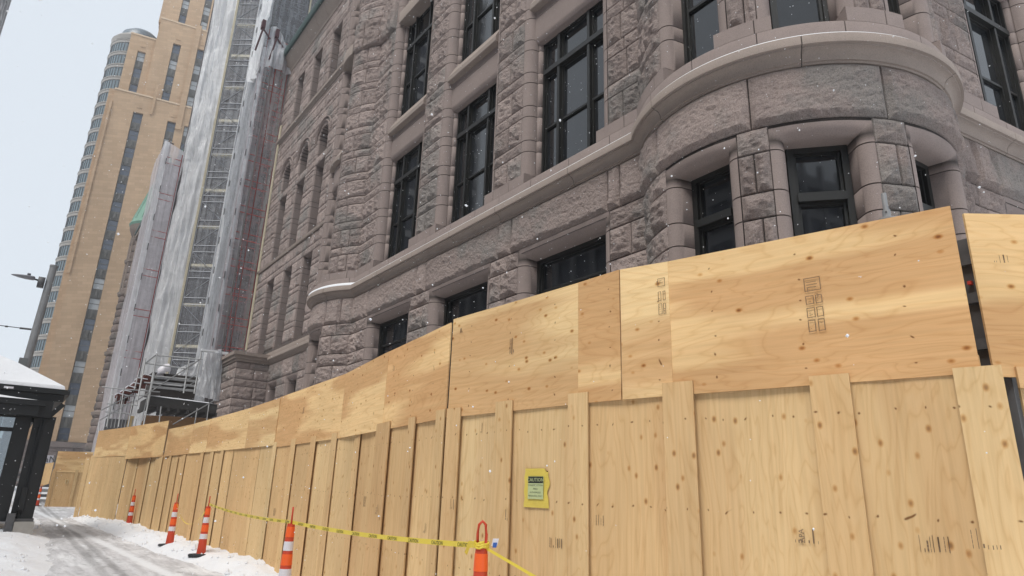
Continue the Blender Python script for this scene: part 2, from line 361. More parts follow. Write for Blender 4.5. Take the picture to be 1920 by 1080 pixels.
def window(parent, mp, c, hw, z0, z1, D, mull=(), trans=(), sash=True, fw_=.09):
    """frame part with its panes; flat window built on the chord"""
    a = mp(np.array(c-hw), np.array(-D), np.array(z0)); b = mp(np.array(c+hw), np.array(-D), np.array(z0)); mid = mp(np.array(c), np.array(-D), np.array(z0)); o_ = mp(np.array(c), np.array(-D+1.), np.array(z0))
    nrm = (o_-mid); ax = (b-a); L = np.linalg.norm(ax); ax /= L; up = np.array([0, 0, 1.]); nrm /= np.linalg.norm(nrm)
    g = G()
    def bar(u0, u1, w0, w1, dep, ex): g.box(a+ax*u0+up*w0-nrm*.05, ax*(u1-u0), up*(w1-w0), nrm*(dep+.05+ex))
    H = z1-z0
    bar(0, fw_, 0, H, .1, 0); bar(L-fw_, L, 0, H, .1, 0); bar(fw_, L-fw_, H-fw_, H, .1, .003); bar(fw_, L-fw_, 0, fw_*1.1, .1, .003)
    us = [0]+[m_*L for m_ in mull]+[L]; ws = [0]+[q-z0 for q in trans]+[H]
    for m_ in mull: bar(m_*L-.045, m_*L+.045, fw_, H-fw_, .12, .006)
    for q in trans: bar(fw_, L-fw_, q-z0-.07, q-z0+.07, .14, .01)
    e = .045
    gp = G()
    for i, (u0, u1) in enumerate(zip(us[:-1], us[1:])):
        for j, (w0, w1) in enumerate(zip(ws[:-1], ws[1:])):
            p0, p1, q0, q1 = u0+.05, u1-.05, w0+.07, w1-.07
            if i == 0: p0 = fw_+.004
            if i == len(us)-2: p1 = L-fw_-.004
            bar(p0, p0+e, q0, q1, .04, 0); bar(p1-e, p1, q0, q1, .04, 0); bar(p0+e, p1-e, q1-e, q1, .04, -.003); bar(p0+e, p1-e, q0, q0+e*1.4, .04, -.003)
            if sash and (w1-w0) > 1.6: bar(p0+e, p1-e, (q0+q1)/2-.03, (q0+q1)/2+.03, .045, 0)
            gp.box(a+ax*p0+up*q0-nrm*.03, ax*(p1-p0), up*(q1-q0), nrm*.012)
    f = g.build('window', FRAME, parent, False); gp.build('pane', GLASS, f, False)
    return f
UP_C = [9.35]; 
while UP_C[-1] < 34: UP_C.append(round(UP_C[-1]+(.72 if len(UP_C) % 2 else .33), 3))
LO_C = [7.32, 6.88, 6.18, 5.74, 5.04, 4.6, 3.9, 3.46, 2.76, 2.32, 1.62, 1.18, .48]
CORNP = [(-.1, 8.3), (.025, 8.3), (.03, 8.335), (.06, 8.34), (.062, 8.38), (.075, 8.43), (.105, 8.475), (.155, 8.505), (.2, 8.512), (.205, 8.54), (.255, 8.542), (.255, 8.7), (.245, 8.715), (.11, 8.78)]
BASEP = [(.11, 8.78), (.11, 9.03), (.1, 9.05), (-.6, 9.06)]
HALL = thing('city_hall', 'purple brown rock faced granite city hall with round corner turrets and tall dark windows', 'building')
TOPZ = 24.7
def rf(a): return .034 if a < 11 else (.05 if a < 17 else .08)
def openings_lower(cs, hc, R): return [(c-hc-R, c+hc+R, -9, 7.32) for c in cs]
# ---- street front between the turrets, the corner turret, the side wing and the second turret
BAYS = [10.65, 15.05, 19.4]
segs = [
 ('F', mF, 8.02, 22.45, BAYS, 1.32, .034), ('D', mD, A0*DR-.05, A1*DR+.05, [radians(a)*DR for a in (178.2, 220.3, 263.8)], radians(11.5)*DR, .03),
 ('R', mR, 1.85, 14.0, [5.08, 9.4], 1.32, .05), ('L', mL, radians(92)*DR, radians(221.8)*DR, [radians(173)*DR], radians(14)*DR, .05)]
for tg, mp, s0, s1, cs, hc, res in segs:
    R_ = .21 if tg == 'D' else .27
    opl = openings_lower(cs, hc, R_); opu = [(c-hc-R_, c+hc+R_, 8, 99) for c in cs]
    g = G(); zr = (lambda a, r=res, t=tg: max(r, rf(a)) if t != 'L' else (.04 if a < 9 else .055))
    wall(g, mp, s0, s1, 2.32, 7.32, LO_C, opl, .105, res, zr, (.6, 1.1))
    # frieze of very large stones, joints over the piers
    js = [s0]
    for c0, c1 in zip(cs[:-1], cs[1:]): 
        m_ = (c0+c1)/2; js += [m_-.28, m_+.28] if tg in 'F' else [m_]
    if tg == 'F': js = [s0, 8.75]+[9.1]+js[1:]+[20.9+.15, 21.35]
    if tg == 'R': js = [s0, 2.6, 3.3]+js[1:]+[11.5]
    if tg == 'D': js = [s0, radians(157)*DR]+js[1:]+[radians(283)*DR]
    if tg == 'L': js = [s0, radians(150)*DR, radians(195)*DR, radians(211)*DR]
    js = sorted(js+[s1])
    for p, q in zip(js[:-1], js[1:]): block(g, mp, p, q, 7.32, 8.31, .12, res, .0, pit=.022)
    cuts = UP_C
    if tg in 'FL' or True: wall(g, mp, s0, s1, 9.35, TOPZ if tg in 'FL' else 17.0, cuts, opu, .085, res, zr, (.5, 1.1))
    if tg in 'FL': wall(g, mp, s0, s1, TOPZ, 32.4, cuts, [], .05, .15, None, (.8, 1.4))
    if tg in 'DR': wall(g, mp, s0, s1, 17.0, 32.4, cuts, [], .05, .16, None, (.8, 1.4))
    # mortar backing
    for p, q, zb, zt in [(o[0], o[1], 7.2, 8.9) for o in opl]+[(a_, b_, 0, 33) for a_, b_ in zip([s0]+[o[1] for o in opl], [o[0] for o in opl]+[s1])]:
        xs = np.linspace(p, q, max(2, int((q-p)/.2)+1)); 
        g.grid(np.array([[mp(np.array(x), np.array(-.022), np.array(z)) for x in xs] for z in (zb, zt)]), .2)
    for p, q in [(o[0], o[1]) for o in opu]:
        xs = np.linspace(p, q, 6); g.grid(np.array([[mp(np.array(x), np.array(-.05), np.array(z)) for x in xs] for z in (TOPZ if tg in 'FL' else 17, 33)]), .5)
    g.build('stone_wall', ROCK, HALL, False)
    # cornice and plinth course
    g = G(); zo = .003 if tg in 'DL' else 0
    sc0, sc1 = (s0-.02, s1+.02)
    sweep(g, mp, sc0, sc1, [(d, z+zo) for d, z in CORNP], .12, 2.6); g.build('cornice', CORN, HALL, True, 50)
    g = G(); sweep(g, mp, sc0, sc1, [(d, z+zo) for d, z in BASEP], .12, 1.3)
    for a_, b_ in zip([s0]+[o[1]-R_ for o in opu], [o[0]+R_ for o in opu]+[s1]):
        if b_-a_ > .1:
            sweep(g, mp, a_, b_, [(-.3, 9.045), (.105, 9.05+zo), (.105, 9.33+zo), (.06, 9.352+zo), (-.1, 9.352+zo)], .12, .75)
            for e_ in (a_, b_): g.grid(np.array([[mp(np.array(e_), np.array(d), np.array(z)) for d in (.105, -.45)] for z in (9.05, 9.345)]))
    g.build('plinth_course', SMOOTH, HALL, True, 40)
    # openings
    for k, c in enumerate(cs):
        g = G(); surround(g, mp, c, hc, 2.4, 7.05, R_, .72, LO_C[1:]+[7.045]); g.build('window_surround', SMOOTH, HALL, True, 60)
        window(HALL, mp, c, hc-.0, 3.2, 7.06, .5, (), (6.15,) if tg == 'D' else (5.4,), True, .1)
        for side in (0, 1):
            g = G(); surround(g, mp, c, hc, 9.05, TOPZ if tg in 'FL' else 17, R_, .72, UP_C, top=False, col=(tg in 'FR'), only=side)
            g.build('jamb_column', SMOOTH, HALL, True, 60)
        window(HALL, mp, c, hc-(.08 if tg in 'FR' else 0), 9.06, 13.47, .5, (.27, .73) if tg in 'FR' else (), (12.45,), True, .07)
        sp = []
        g = G(); e_ = .03
        lint = [(-.7, 13.42), (-.34, 13.42), (-.25, 13.45), (-.2, 13.52), (-.185, 13.6), (-.185, 14.24), (-.2, 14.25), (-.2, 14.262), (-.185, 14.27), (-.185, 14.5), (-.17, 14.5)]
        sweep(g, mp, c-hc-e_, c+hc+e_, lint, .2); g.build('lintel', SMOOTH, HALL, True, 35)
        g = G(); sill = [(-.3, 14.48), (.0, 14.48), (.015, 14.5), (.015, 14.66), (.0, 14.68), (-.22, 15.12), (-.7, 15.14)]
        sweep(g, mp, c-hc-.06, c+hc+.06, sill, .2)
        for e2 in (c-hc-.06, c+hc+.06): g.grid(np.array([[mp(np.array(e2), np.array(d), np.array(z)) for d, z in ((-.3, 14.48), (.015, 14.48))], [mp(np.array(e2), np.array(d), np.array(z)) for d, z in ((-.3, 15.13), (.015, 14.67))]]))
        g.build('sill', CORN, HALL, True, 35)
        if tg in 'FL':
            window(HALL, mp, c, hc-(.08 if tg in 'FR' else 0), 15.13, 19.7, .5, (.27, .73) if tg in 'FR' else (), (18.4,), True, .07)
            g = G(); sweep(g, mp, c-hc-.06, c+hc+.06, [(-.7, 19.62), (.0, 19.62), (.015, 19.64), (.015, 20.15), (-.22, 20.5), (-.7, 20.52)], .2); g.build('sill', CORN, HALL, True, 35)
            window(HALL, mp, c, hc-(.08 if tg in 'FR' else 0), 20.5, TOPZ, .5, (.27, .73) if tg in 'FR' else (), (23.4,), True, .07)
        else:
            window(HALL, mp, c, hc-(.08 if tg in 'FR' else 0), 15.13, 17.0, .5, (.27, .73) if tg in 'FR' else (), (), False, .07)
# rough belt round the second turret
g = G()
for a0_, a1_ in ((192, 204), (204, 221.5)): g = G(); block(g, mL, radians(a0_)*DR, radians(a1_)*DR, 19.5, 20.9, .13, .06, .12); g.build('belt_block', ROCK, HALL, True)
for a_, b_ in ((21.0, 21.7), (21.7, 22.45), (16.7, 17.8), (12.3, 13.4)): g = G(); block(g, mF, a_, b_, 19.5, 20.9, .13, .06, .12); g.build('belt_block', ROCK, HALL, True)
# snow lying on the second turret's cornice
g = G(); sweep(g, mL, radians(168)*DR, radians(223)*DR, [(.245, 8.72), (.235, 8.79), (.16, 8.84), (.1, 8.845)], .1); g.build('cornice_snow', SNOW, HALL, True)
g = G(); sweep(g, mF, 8.1, 22.4, [(.235, 8.718), (.225, 8.738), (.18, 8.756), (.13, 8.779)], .3); sweep(g, mD, A0*DR, radians(250)*DR, [(.235, 8.72), (.225, 8.742), (.18, 8.76), (.13, 8.784)], .12)
g.build('cornice_snow', SNOW, HALL, True)
# ---- recessed wall with three ranks of narrow windows
W0, W1 = 27.0, 52.0; WC = [35.2, 38.5, 41.8, 48.0]; WH = .72
ops = []; rw = .1
for c in WC: ops += [(c-WH-.22, c+WH+.22, 2, 7.3), (c-WH-rw, c+WH+rw, 9.2, 14.2), (c-WH-rw, c+WH+rw, 15.6, 20.1), (c-WH-rw, c+WH+rw, 20.6, 22.5), (c-WH-rw, c+WH+rw, 26.1, 29.8)]
g = G(); wall(g, mW, W0, W1, 2.32, 7.3, LO_C, ops, .08, .07, None, (.6, 1.1))
js = list(np.arange(W0, W1+.1, 1.65)); 
for p, q in zip(js[:-1], js[1:]): block(g, mW, p, q, 7.3, 8.31, .12, .07)
wall(g, mW, W0, W1, 9.35, 15.3, UP_C, ops, .07, .08, None, (.6, 1.1)); wall(g, mW, W0, W1, 15.55, 25.3, UP_C, ops, .07, .085, None, (.5, 1.0)); wall(g, mW, W0, W1, 25.75, 31.6, UP_C, ops, .07, .1, None, (.6, 1.1))
zc = [0, 7.2, 9.2, 14.2, 15.6, 20.1, 20.6, 22.5, 26.1, 29.8, 33]
for a_, b_ in zip([W0]+[c+WH+rw for c in WC], [c-WH-rw for c in WC]+[W1]): g.grid(np.array([[mW(np.array(x), np.array(-.025), np.array(z)) for x in (a_, b_)] for z in (0, 33)]), .42)
for c in WC:
    for za, zb in ((7.2, 9.3), (14.2, 15.6), (20.1, 20.6), (22.5, 26.1), (29.8, 33)): g.grid(np.array([[mW(np.array(x), np.array(-.025), np.array(z)) for x in (c-WH-rw, c+WH+rw)] for z in (za, zb)]), .42)
g.build('stone_wall', ROCK, HALL, True)
g = G(); sweep(g, mW, W0, W1, CORNP, .5, 2.4); sweep(g, mW, W0, W1, BASEP, .5, 1.2)
sweep(g, mW, W0, W1, [(-.1, 15.3), (.1, 15.3), (.12, 15.33), (.12, 15.5), (-.1, 15.6)], .5, 1.8)
sweep(g, mW, W0, W1, [(-.1, 25.3), (.05, 25.3), (.1, 25.4), (.2, 25.5), (.2, 25.7), (-.1, 25.8)], .5, 1.8)
sweep(g, mW, W0, W1, [(-.1, 31.55), (.05, 31.6), (.12, 31.9), (.35, 32.15), (.38, 32.4), (.55, 32.6), (.58, 32.75), (.3, 32.8)], .5, 1.8)
g.build('cornice', CORN, HALL, True, 40)
g = G(); sweep(g, mW, W0, W1, [(.35, 32.75), (.7, 32.75), (.78, 32.9), (.78, 33.2), (.66, 33.25), (-4, 36.5)], 1.); g.build('gutter', GUTTER, HALL, True, 40)
for c in WC:
    g = G(); surround(g, mW, c, WH, 2.4, 7.05, .22, .7, LO_C[1:]+[7.04]); g.build('window_surround', SMOOTH, HALL, True, 50)
    for za, zb, ar in ((9.3, 14.2, 0), (15.6, 20.1, 0), (20.6, 22.5, 1), (26.1, 29.8, 0)):
        g = G(); surround(g, mW, c, WH, za, zb, rw, .75, UP_C, arch=bool(ar)); g.build('window_surround', SMOOTH, HALL, True, 50)
        if ar:   # spandrels and hood mould
            A = np.linspace(pi, 0, 25); hb = WH+rw
            inn = [(c+hb*cos(a), zb-WH+hb*sin(a)) for a in A]
            outp = [(c+hb*np.clip(cos(a)*1.5, -1, 1), zb-WH+(WH+rw+.02)*np.clip(sin(a)*1.5, 0, 1)) for a in A]
            g = G(); g.grid(np.array([[mW(np.array(s), np.array(-.002), np.array(z)) for s, z in inn], [mW(np.array(s), np.array(-.002), np.array(z)) for s, z in outp]]))
            for rr in (WH+.3, WH+.55): g.tube([mW(np.array(c+rr*cos(a)), np.array(.05), np.array(zb-WH+rr*sin(a))) for a in A], .05, 6)
            g.build('arch_hood', SMOOTH, HALL, True, 50)
    for za, zb, tr in ((4, 7.06, ()), (9.06, 14.21, (12.5,)), (15.6, 20.12, (18.5,)), (20.55, 22.55, ()), (26.05, 29.82, (28.4,))): window(HALL, mW, c, WH+.02, za, zb, .6, (), tr, True, .07)
# rainwater pipe, return wall, unseen boxes added inside to stop light leaks
g = G(); g.tube([(11.3, 45.3, 8), (11.3, 45.3, 32)], .09, 8); g.build('rainwater_pipe', simple('pale_pipe', (.35, .34, .27), .6), HALL)
g = G(); g.bx(9.5, 11.6, 26.0, 26.9, 0, 32.8, .9); g.build('return_wall', ROCK, HALL, False)
g = G(); g.bx(10.0, 40, 6.2, 26.6, 0, 33, .3); g.bx(12.35, 40, 26.7, 120, 0, 33, .3); g.bx(10.0, 13.4, 5.0, 7.4, 0, 33, .3); g.bx(12.4, 30, 4.9, 8, 0, 33, .3); g.bx(9.9, 12.8, 22.7, 25.7, 0, 33, .3)
g.build('light_stop_core', ROCKFAR, HALL, False)
# porch pier with moulded cap
mPf = lambda s, d, z: np.stack([s+0*d, 39.4-d+0*s, z+0*s+0*d], -1); mPs = lambda s, d, z: np.stack([9.62-d+0*s, s+0*d, z+0*s+0*d], -1)
g = G(); wall(g, mPf, 9.6, 11.55, 0.5, 8.3, LO_C+[7.32, 7.9], [], .1, .05, None, (.8, 1.3)); wall(g, mPs, 39.35, 43.2, .5, 8.3, LO_C+[7.32, 7.9], [], .1, .07, None, (.8, 1.3)); g.bx(9.63, 11.5, 39.42, 43.2, 0, 8.35, .4)
g.build('porch_pier', ROCK, HALL, True)
g = G()
for z0, z1, o in ((8.3, 8.45, .05), (8.453, 8.65, .15), (8.653, 8.85, .25)): g.bx(9.6-o, 11.5, 39.38-o, 43.2+o, z0, z1)
g.build('pier_cap', CORN, HALL, False)
# ---- far end of the hall: wall, gutter and green coned turret beyond the wrapped tower
mV = lambda s, d, z: np.stack([7.8-d+0*s, s+0*d, z+0*s+0*d], -1)
fc = list(np.arange(0, 40, .9))
g = G(); wall(g, mV, 62, 86.5, 0, 29.5, fc, [], .15, .3, None, (1.2, 2.2)); g.bx(7.85, 12, 62, 88, 0, 29.8, .5); g.build('far_wall', ROCKFAR, HALL, True)
g = G(); g.bx(7.3, 8, 62, 87, 29.5, 30.0); g.bx(7.5, 8, 62, 87, 22.2, 22.6); g.bx(7.45, 8, 62, 87, 15.2, 15.6); g.build('far_cornice', CORN, HALL, False)
g = G(); g.bx(7.2, 7.5, 61.9, 87, 30.0, 30.4); g.build('far_gutter', GUTTER, HALL, False)
TC = (9.35, 88.2); mT = mArc(TC, 2.2)
g = G(); wall(g, mT, radians(100)*2.2, radians(330)*2.2, 0, 31, fc, [], .13, .25, None, (1.0, 1.8)); g.lathe(TC, [(2.15, 0), (2.15, 31.3)], 32, t=.5); g.build('far_turret', ROCKFAR, HALL, True)
g = G()
for z in (8.3, 15.2, 22.4, 26.5): g.lathe(TC, [(2.15, z), (2.42, z+.15), (2.5, z+.45), (2.15, z+.6)], 32)
g.lathe(TC, [(2.15, 30), (2.4, 30.4), (2.7, 31.1), (2.75, 31.5), (2.1, 31.6)], 32)
for k in range(12): a = radians(100+k*20); g.tube([(TC[0]+2.25*cos(a), TC[1]+2.25*sin(a), 22.6), (TC[0]+2.25*cos(a), TC[1]+2.25*sin(a), 30)], .12, 6)
g.build('turret_string_course', CORN, HALL, True, 40)
g = G(); g.lathe(TC, [(2.75, 31.4), (2.85, 31.7), (2.6, 32.3), (0.02, 42)], 32)
for k in range(16): a = radians(k*22.5); g.tube([(TC[0]+2.62*cos(a), TC[1]+2.62*sin(a), 32.3), (TC[0]+.05*cos(a), TC[1]+.05*sin(a), 42)], .05, 4)
g.build('cone_roof', COPPER, HALL, True, 40)
g = G(); g.box((7.35, 71, 31.2), (3.2, 0, 0), (0, 1.2, 0), (0, 0, 2.2), .8); g.tube([(7.05, 70, 31), (7.05, 70, 34.6)], [.4, .22], 6); g.bx(6.85, 7.25, 69.8, 70.2, 34.4, 34.7); g.tube([(7.05, 70, 34.6), (7.05, 70, 35.7)], [.15, .04], 6); g.tube([(6.6, 70, 35.1), (7.5, 70, 35.1)], .08, 6); g.tube([(7.05, 70, 10), (7.05, 70, 31)], .1, 6)
g.build('gable_finial', ROCKFAR, HALL, False)
g = G(); g.grid(np.array([[(7.5, 71, 31), (11, 71, 31), (11, 73, 31), (7.5, 73, 31)], [(9.2, 71.4, 38)]*4]), 1, True); g.build('gable_roof', COPPER, HALL, False)
# ------------------------------------------------------------------ lettering helper
def letters(name, items, mapper, mat, parent):
    """items = (string, size, x, y); mapper (x, y) -> 3D point"""
    V = []; F = []
    for st, size, x0, y0 in items:
        cu = bpy.data.curves.new('lettering', 'FONT'); cu.body = st; cu.size = size; cu.align_x = 'CENTER'; cu.align_y = 'CENTER'; cu.resolution_u = 2
        o = bpy.data.objects.new('lettering', cu); C.objects.link(o); dg = bpy.context.evaluated_depsgraph_get(); me = o.evaluated_get(dg).to_mesh()
        b = len(V); V += [tuple(mapper(v.co.x+x0, v.co.y+y0)) for v in me.vertices]; F += [[b+i for i in p.vertices] for p in me.polygons]
        bpy.data.objects.remove(o); bpy.data.curves.remove(cu)
    me = bpy.data.meshes.new(name); me.from_pydata(V, [], F); me.materials.append(mat)
    o = bpy.data.objects.new(name, me); C.objects.link(o)
    if parent: o.parent = parent
    return o
# ------------------------------------------------------------------ ground
PL = [(8, .7), (13.5, 1.05), (23.6, 1.5), (32, 1.7), (45, 1.0), (60, -2)]; PR = [(8, 3.3), (13, 3.42), (17.5, 3.1), (22, 3.0), (27, 2.75), (33, 2.6), (45, 4.2), (60, 8)]
def lerp(tb, y): return np.interp(y, [a for a, b in tb], [b for a, b in tb])
def hgt(X, Y):
    l = lerp(PL, Y); r = lerp(PR, Y)
    e = fbm(X*1.7, Y*1.7, 5, 3)*.5-.25
    a = np.clip((l+e*.6-X)/1.1, 0, 1); b = np.clip((X-r-e*.4)/.45, 0, 1)
    n = fbm(X*1.1, Y*1.1, 8, 4); f = fbm(X*6, Y*6, 21, 3)
    fade = np.clip((48-Y)/10, 0, 1)
    return fade*(a*(.06+.42*n*np.clip((30-Y)/8, .15, 1)*np.clip(1.6-a, .3, 1)+.07*f)+b*(.04+.15*n+.13*f))-.012+.004*f
ys = np.concatenate([np.arange(8, 34, .09), np.arange(34, 62, .4)]); xs = np.arange(-9, 8, .09)
Xg, Yg = np.meshgrid(xs, ys); Z = hgt(Xg, Yg)
brd = np.minimum.reduce([Xg+9, 8-Xg, Yg-8+.0*Xg, 61.6-Yg])
Z = np.where(brd < .2, -.03, Z)
g = G(); g.grid(np.stack([Xg, Yg, Z], -1)); struct(g.build('snow_bank', SNOW, None, True))
g = G(); g.grid(np.array([[(-700, -300, -.04), (700, -300, -.04)], [(-700, 1200, -.04), (700, 1200, -.04)]])); struct(g.build('ground', SNOW, None, False))
a = M('packed_snow_path'); v = a.co((1, .22, 1)); v0 = a.co()
n1 = a.noise(v, 2.2, 6, .65, .6).outputs[0]; n2 = a.noise(a.co((7, .8, 1)), 1.0, 5, .7, .4).outputs[0]; n3 = a.noise(v0, 5.5, 4, .7).outputs[0]
c = a.ramp(n1, [(.34, (.46, .46, .47)), (.5, (.6, .6, .62)), (.66, (.78, .79, .81))])
c = a.mix(.6, c, a.ramp(n2, [(.34, (.66, .66, .66)), (.55, (1.1, 1.1, 1.1))]), 'MULTIPLY')
fp = a.n('ShaderNodeTexVoronoi', {'Vector': a.co((2.4, 1.5, 1)), 'Scale': 1.6}, feature='F1').outputs['Distance']
c = a.mix(.7, c, a.ramp(fp, [(.08, (.45, .45, .46)), (.17, (.8, .8, .8)), (.26, (1, 1, 1))]), 'MULTIPLY')
sx = a.n('ShaderNodeSeparateXYZ', {0: v0})
def track(x0, k, wd, lo):   # a rut running up the path
    xx = a.math('SUBTRACT', sx.outputs[0], a.math('ADD', x0, a.math('MULTIPLY', a.math('SUBTRACT', sx.outputs[1], 14.0), k)))
    return a.ramp(a.math('ADD', a.math('ABSOLUTE', xx), a.math('MULTIPLY', n3, .12)), [(wd, (lo,)*3), (wd+.06, (1, 1, 1))])
for x0, k, wd in ((1.75, .012, .11), (2.0, .012, .1)): c = a.mix(.8, c, track(x0, k, wd, .62), 'MULTIPLY')
xx = a.math('SUBTRACT', sx.outputs[0], a.math('ADD', 2.62, a.math('MULTIPLY', a.math('SUBTRACT', sx.outputs[1], 14.0), -.035)))
c = a.mix(a.ramp(a.math('ADD', a.math('ABSOLUTE', xx), a.math('MULTIPLY', n3, .3)), [(.2, (.9,)*3), (.3, (0, 0, 0))]), c, (.8, .82, .85))
PATH = a.pr(c, .75, a.bump(n3, .5, .03))
P = []
for y in np.arange(8.3, 60, .5):
    l, r = lerp(PL, y)-.25, lerp(PR, y)+.15; P.append([(l+(r-l)*k/6, y, .004) for k in range(7)])
g = G(); g.grid(np.array(P)); struct(g.build('path', PATH, None, False))
# ------------------------------------------------------------------ plywood hoarding
FN = [(4.16, 1.26), (4.12, 1.40), (3.74, 3.1), (3.68, 3.46), (3.62, 3.95), (3.5, 5.67), (3.72, 7.5), (3.93, 8.9), (4.18, 13.1), (4.12, 15.6), (4.02, 20.0), (3.97, 23), (3.86, 26.6), (2.96, 31.6), (2.6, 33.4)]
RN = [(4.2, 1.215), (7.4, -1.25)]
def fpt(px, py, nodes=FN):
    d = ray(px, py); best = None
    for (x0, y0), (x1, y1) in zip(nodes[:-1], nodes[1:]):
        # solve t*(dx,dy) = p0 + u*(p1-p0)
        ex, ey = x1-x0, y1-y0; den = d[0]*ey-d[1]*ex
        if abs(den) < 1e-9: continue
        t = (x0*ey-y0*ex)/den; u = (x0*d[1]-y0*d[0])/den
        u = -u if False else (d[0]*y0-d[1]*x0)/-den if False else u
        uu = ((t*d[0]-x0)*ex+(t*d[1]-y0)*ey)/(ex*ex+ey*ey)
        if t > 0 and -1e-6 <= uu <= 1+1e-6: best = (t*d[0], t*d[1], CAMZ+t*d[2], math.atan2(ey, ex)); break
    if best is None:
        x0, y0 = nodes[-1] if px < 960 else nodes[0]; t = math.hypot(x0, y0)/math.hypot(d[0], d[1]); best = (t*d[0], t*d[1], CAMZ+t*d[2], 0)
    return np.array(best)
def board(parent, name, A, B, za, zb, zt0, zt1, off, th, mat, col=1.0, tilt=0):
    """sheet from plan point A (left) to B (right); face towards the street"""
    A = np.array(A[:2]); B = np.array(B[:2]); L = np.linalg.norm(B-A); an = math.atan2(B[1]-A[1], B[0]-A[0])
    g = G(); y0, y1 = -off-th, -off
    n = 2 if L < .6 else 6; xs_ = np.linspace(0, L, n); wv = rng.uniform(-.004, .004, n)*(1 if n > 2 else 0); wv[0] = wv[-1] = 0
    def row(y, k): return [[(x, y+wv[i], z) for i, x in enumerate(xs_)] for z in (None,)]
    lo = np.interp(xs_, [0, L], [za, zb]); hi = np.interp(xs_, [0, L], [zt0, zt1])
    top_b = np.array([(x, y0+wv[i]+tilt, hi[i]) for i, x in enumerate(xs_)]); bot_b = np.array([(x, y0+wv[i], lo[i]) for i, x in enumerate(xs_)])
    top_k = top_b+[0, th, 0]; bot_k = bot_b+[0, th, 0]
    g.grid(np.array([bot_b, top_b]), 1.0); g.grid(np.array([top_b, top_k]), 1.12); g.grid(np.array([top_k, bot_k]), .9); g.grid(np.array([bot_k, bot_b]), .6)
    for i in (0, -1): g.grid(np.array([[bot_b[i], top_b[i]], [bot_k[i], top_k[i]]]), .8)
    o = g.build(name, mat, None, False); o.location = (A[0], A[1], 0); o.rotation_euler = (0, 0, an); o.parent = parent
    return o
FENCE = thing('plywood_fence', 'long plywood hoarding curving along the foot of the granite building, horizontal sheets above upright ones', 'fence')
random.seed(11)
lower_j = [172, 209, 241, 262, 285, 303, 323, 337, 349, 383, 402, 421, 438, 489, 521, 555, 590, 630, 675, 728, 781, 844.5, 954, 1092, 1278, 1558, 1840]
yb = lambda x: np.interp(x, [170, 240, 437, 560, 740, 850, 940, 1075, 1250, 1525, 1786, 1900], [860, 852, 862, 830, 800, 778, 765, 750, 735, 712, 690, 680])
for i, (a_, b_) in enumerate(zip(lower_j[:-1], lower_j[1:])):
    gq = .6 if a_ > 420 else .12; A = fpt(a_+gq, yb(a_)); B = fpt(b_-gq, yb(b_)); zt = 2.3 if a_ > 260 else 2.42
    if a_ in (209,): zt = 2.5
    # follow the bends of the plan
    board(FENCE, 'plywood_sheet', A, B, -.15, -.15, zt, zt, .0+.004*(i % 2)+(.02 if a_ < 241 else 0), .015, (PLYV, PLYV, PLYV2, PLYV)[(i*7) % 4] if a_ > 700 else (PLYV if i % 3 else PLYV2), tilt=rng.uniform(-.01, .01))
uppers = [(1256, 493, 1783, 390, PLYH, 0), (1168, 508, 1257, 493, PLYH, .003), (1090, 532, 1166, 508, PLYH2, .002), (856, 600, 1090, 532, PLYH, 0), (735, 660, 852, 606, PLYH2, 0), (654, 701, 735, 660, PLYH, .003), (530, 745, 654, 701, PLYH2, 0), (475, 765, 531, 746, PLYH2, .016), (400, 786, 475, 765, PLYH, .012), (368, 795, 400, 786, PLYH2, .02), (320, 805, 368, 795, PLYH2, .012), (250, 800, 320, 789, PLYH, .018), (188, 808, 250, 800, PLYH2, .012)]
for xa, ya, xb, yb2, mt, of in uppers:
    A = fpt(xa, ya); B = fpt(xb, yb2)
    bt = 2.2 if xa > 500 else (2.24 if xa > 240 else 2.36)
    board(FENCE, 'top_sheet', A, B, bt, bt, A[2], B[2], .024+of, .015, mt)
battens = [(1786, 1878, 690), (1521, 1596, 705), (1248, 1305, 718), (1073, 1110, 738), (938, 969, 753), (847, 872, 766), (827, 843, 769), (775, 787, 783), (715, 739, 793), (673, 683, 803), (628, 638, 812), (589, 598, 818), (551, 560, 823), (517, 524, 829), (419, 424, 843), (399, 405, 845), (380, 386, 848), (347, 352, 853), (334, 338, 857), (321, 325, 855), (296, 309, 855), (281, 286, 856), (259, 263, 857), (164, 172, 858)]
for i, (xa, xb, y_) in enumerate(battens):
    A = fpt(xa, y_); B = fpt(xb, y_); z = (A[2]+B[2])/2
    board(FENCE, 'batten', A, B, -.15, -.15, z, z, (.042 if xa > 700 else .04)+.001*(i % 3), .013 if xa > 700 else .006, PLYV2 if i % 3 == 2 else PLYV)
g = G()
for xa, xb, y_ in battens[:9]:
    A = fpt(xa, y_); B = fpt(xb, y_); an = math.atan2(B[1]-A[1], B[0]-A[0]); nn = np.array([sin(an), -cos(an), 0])
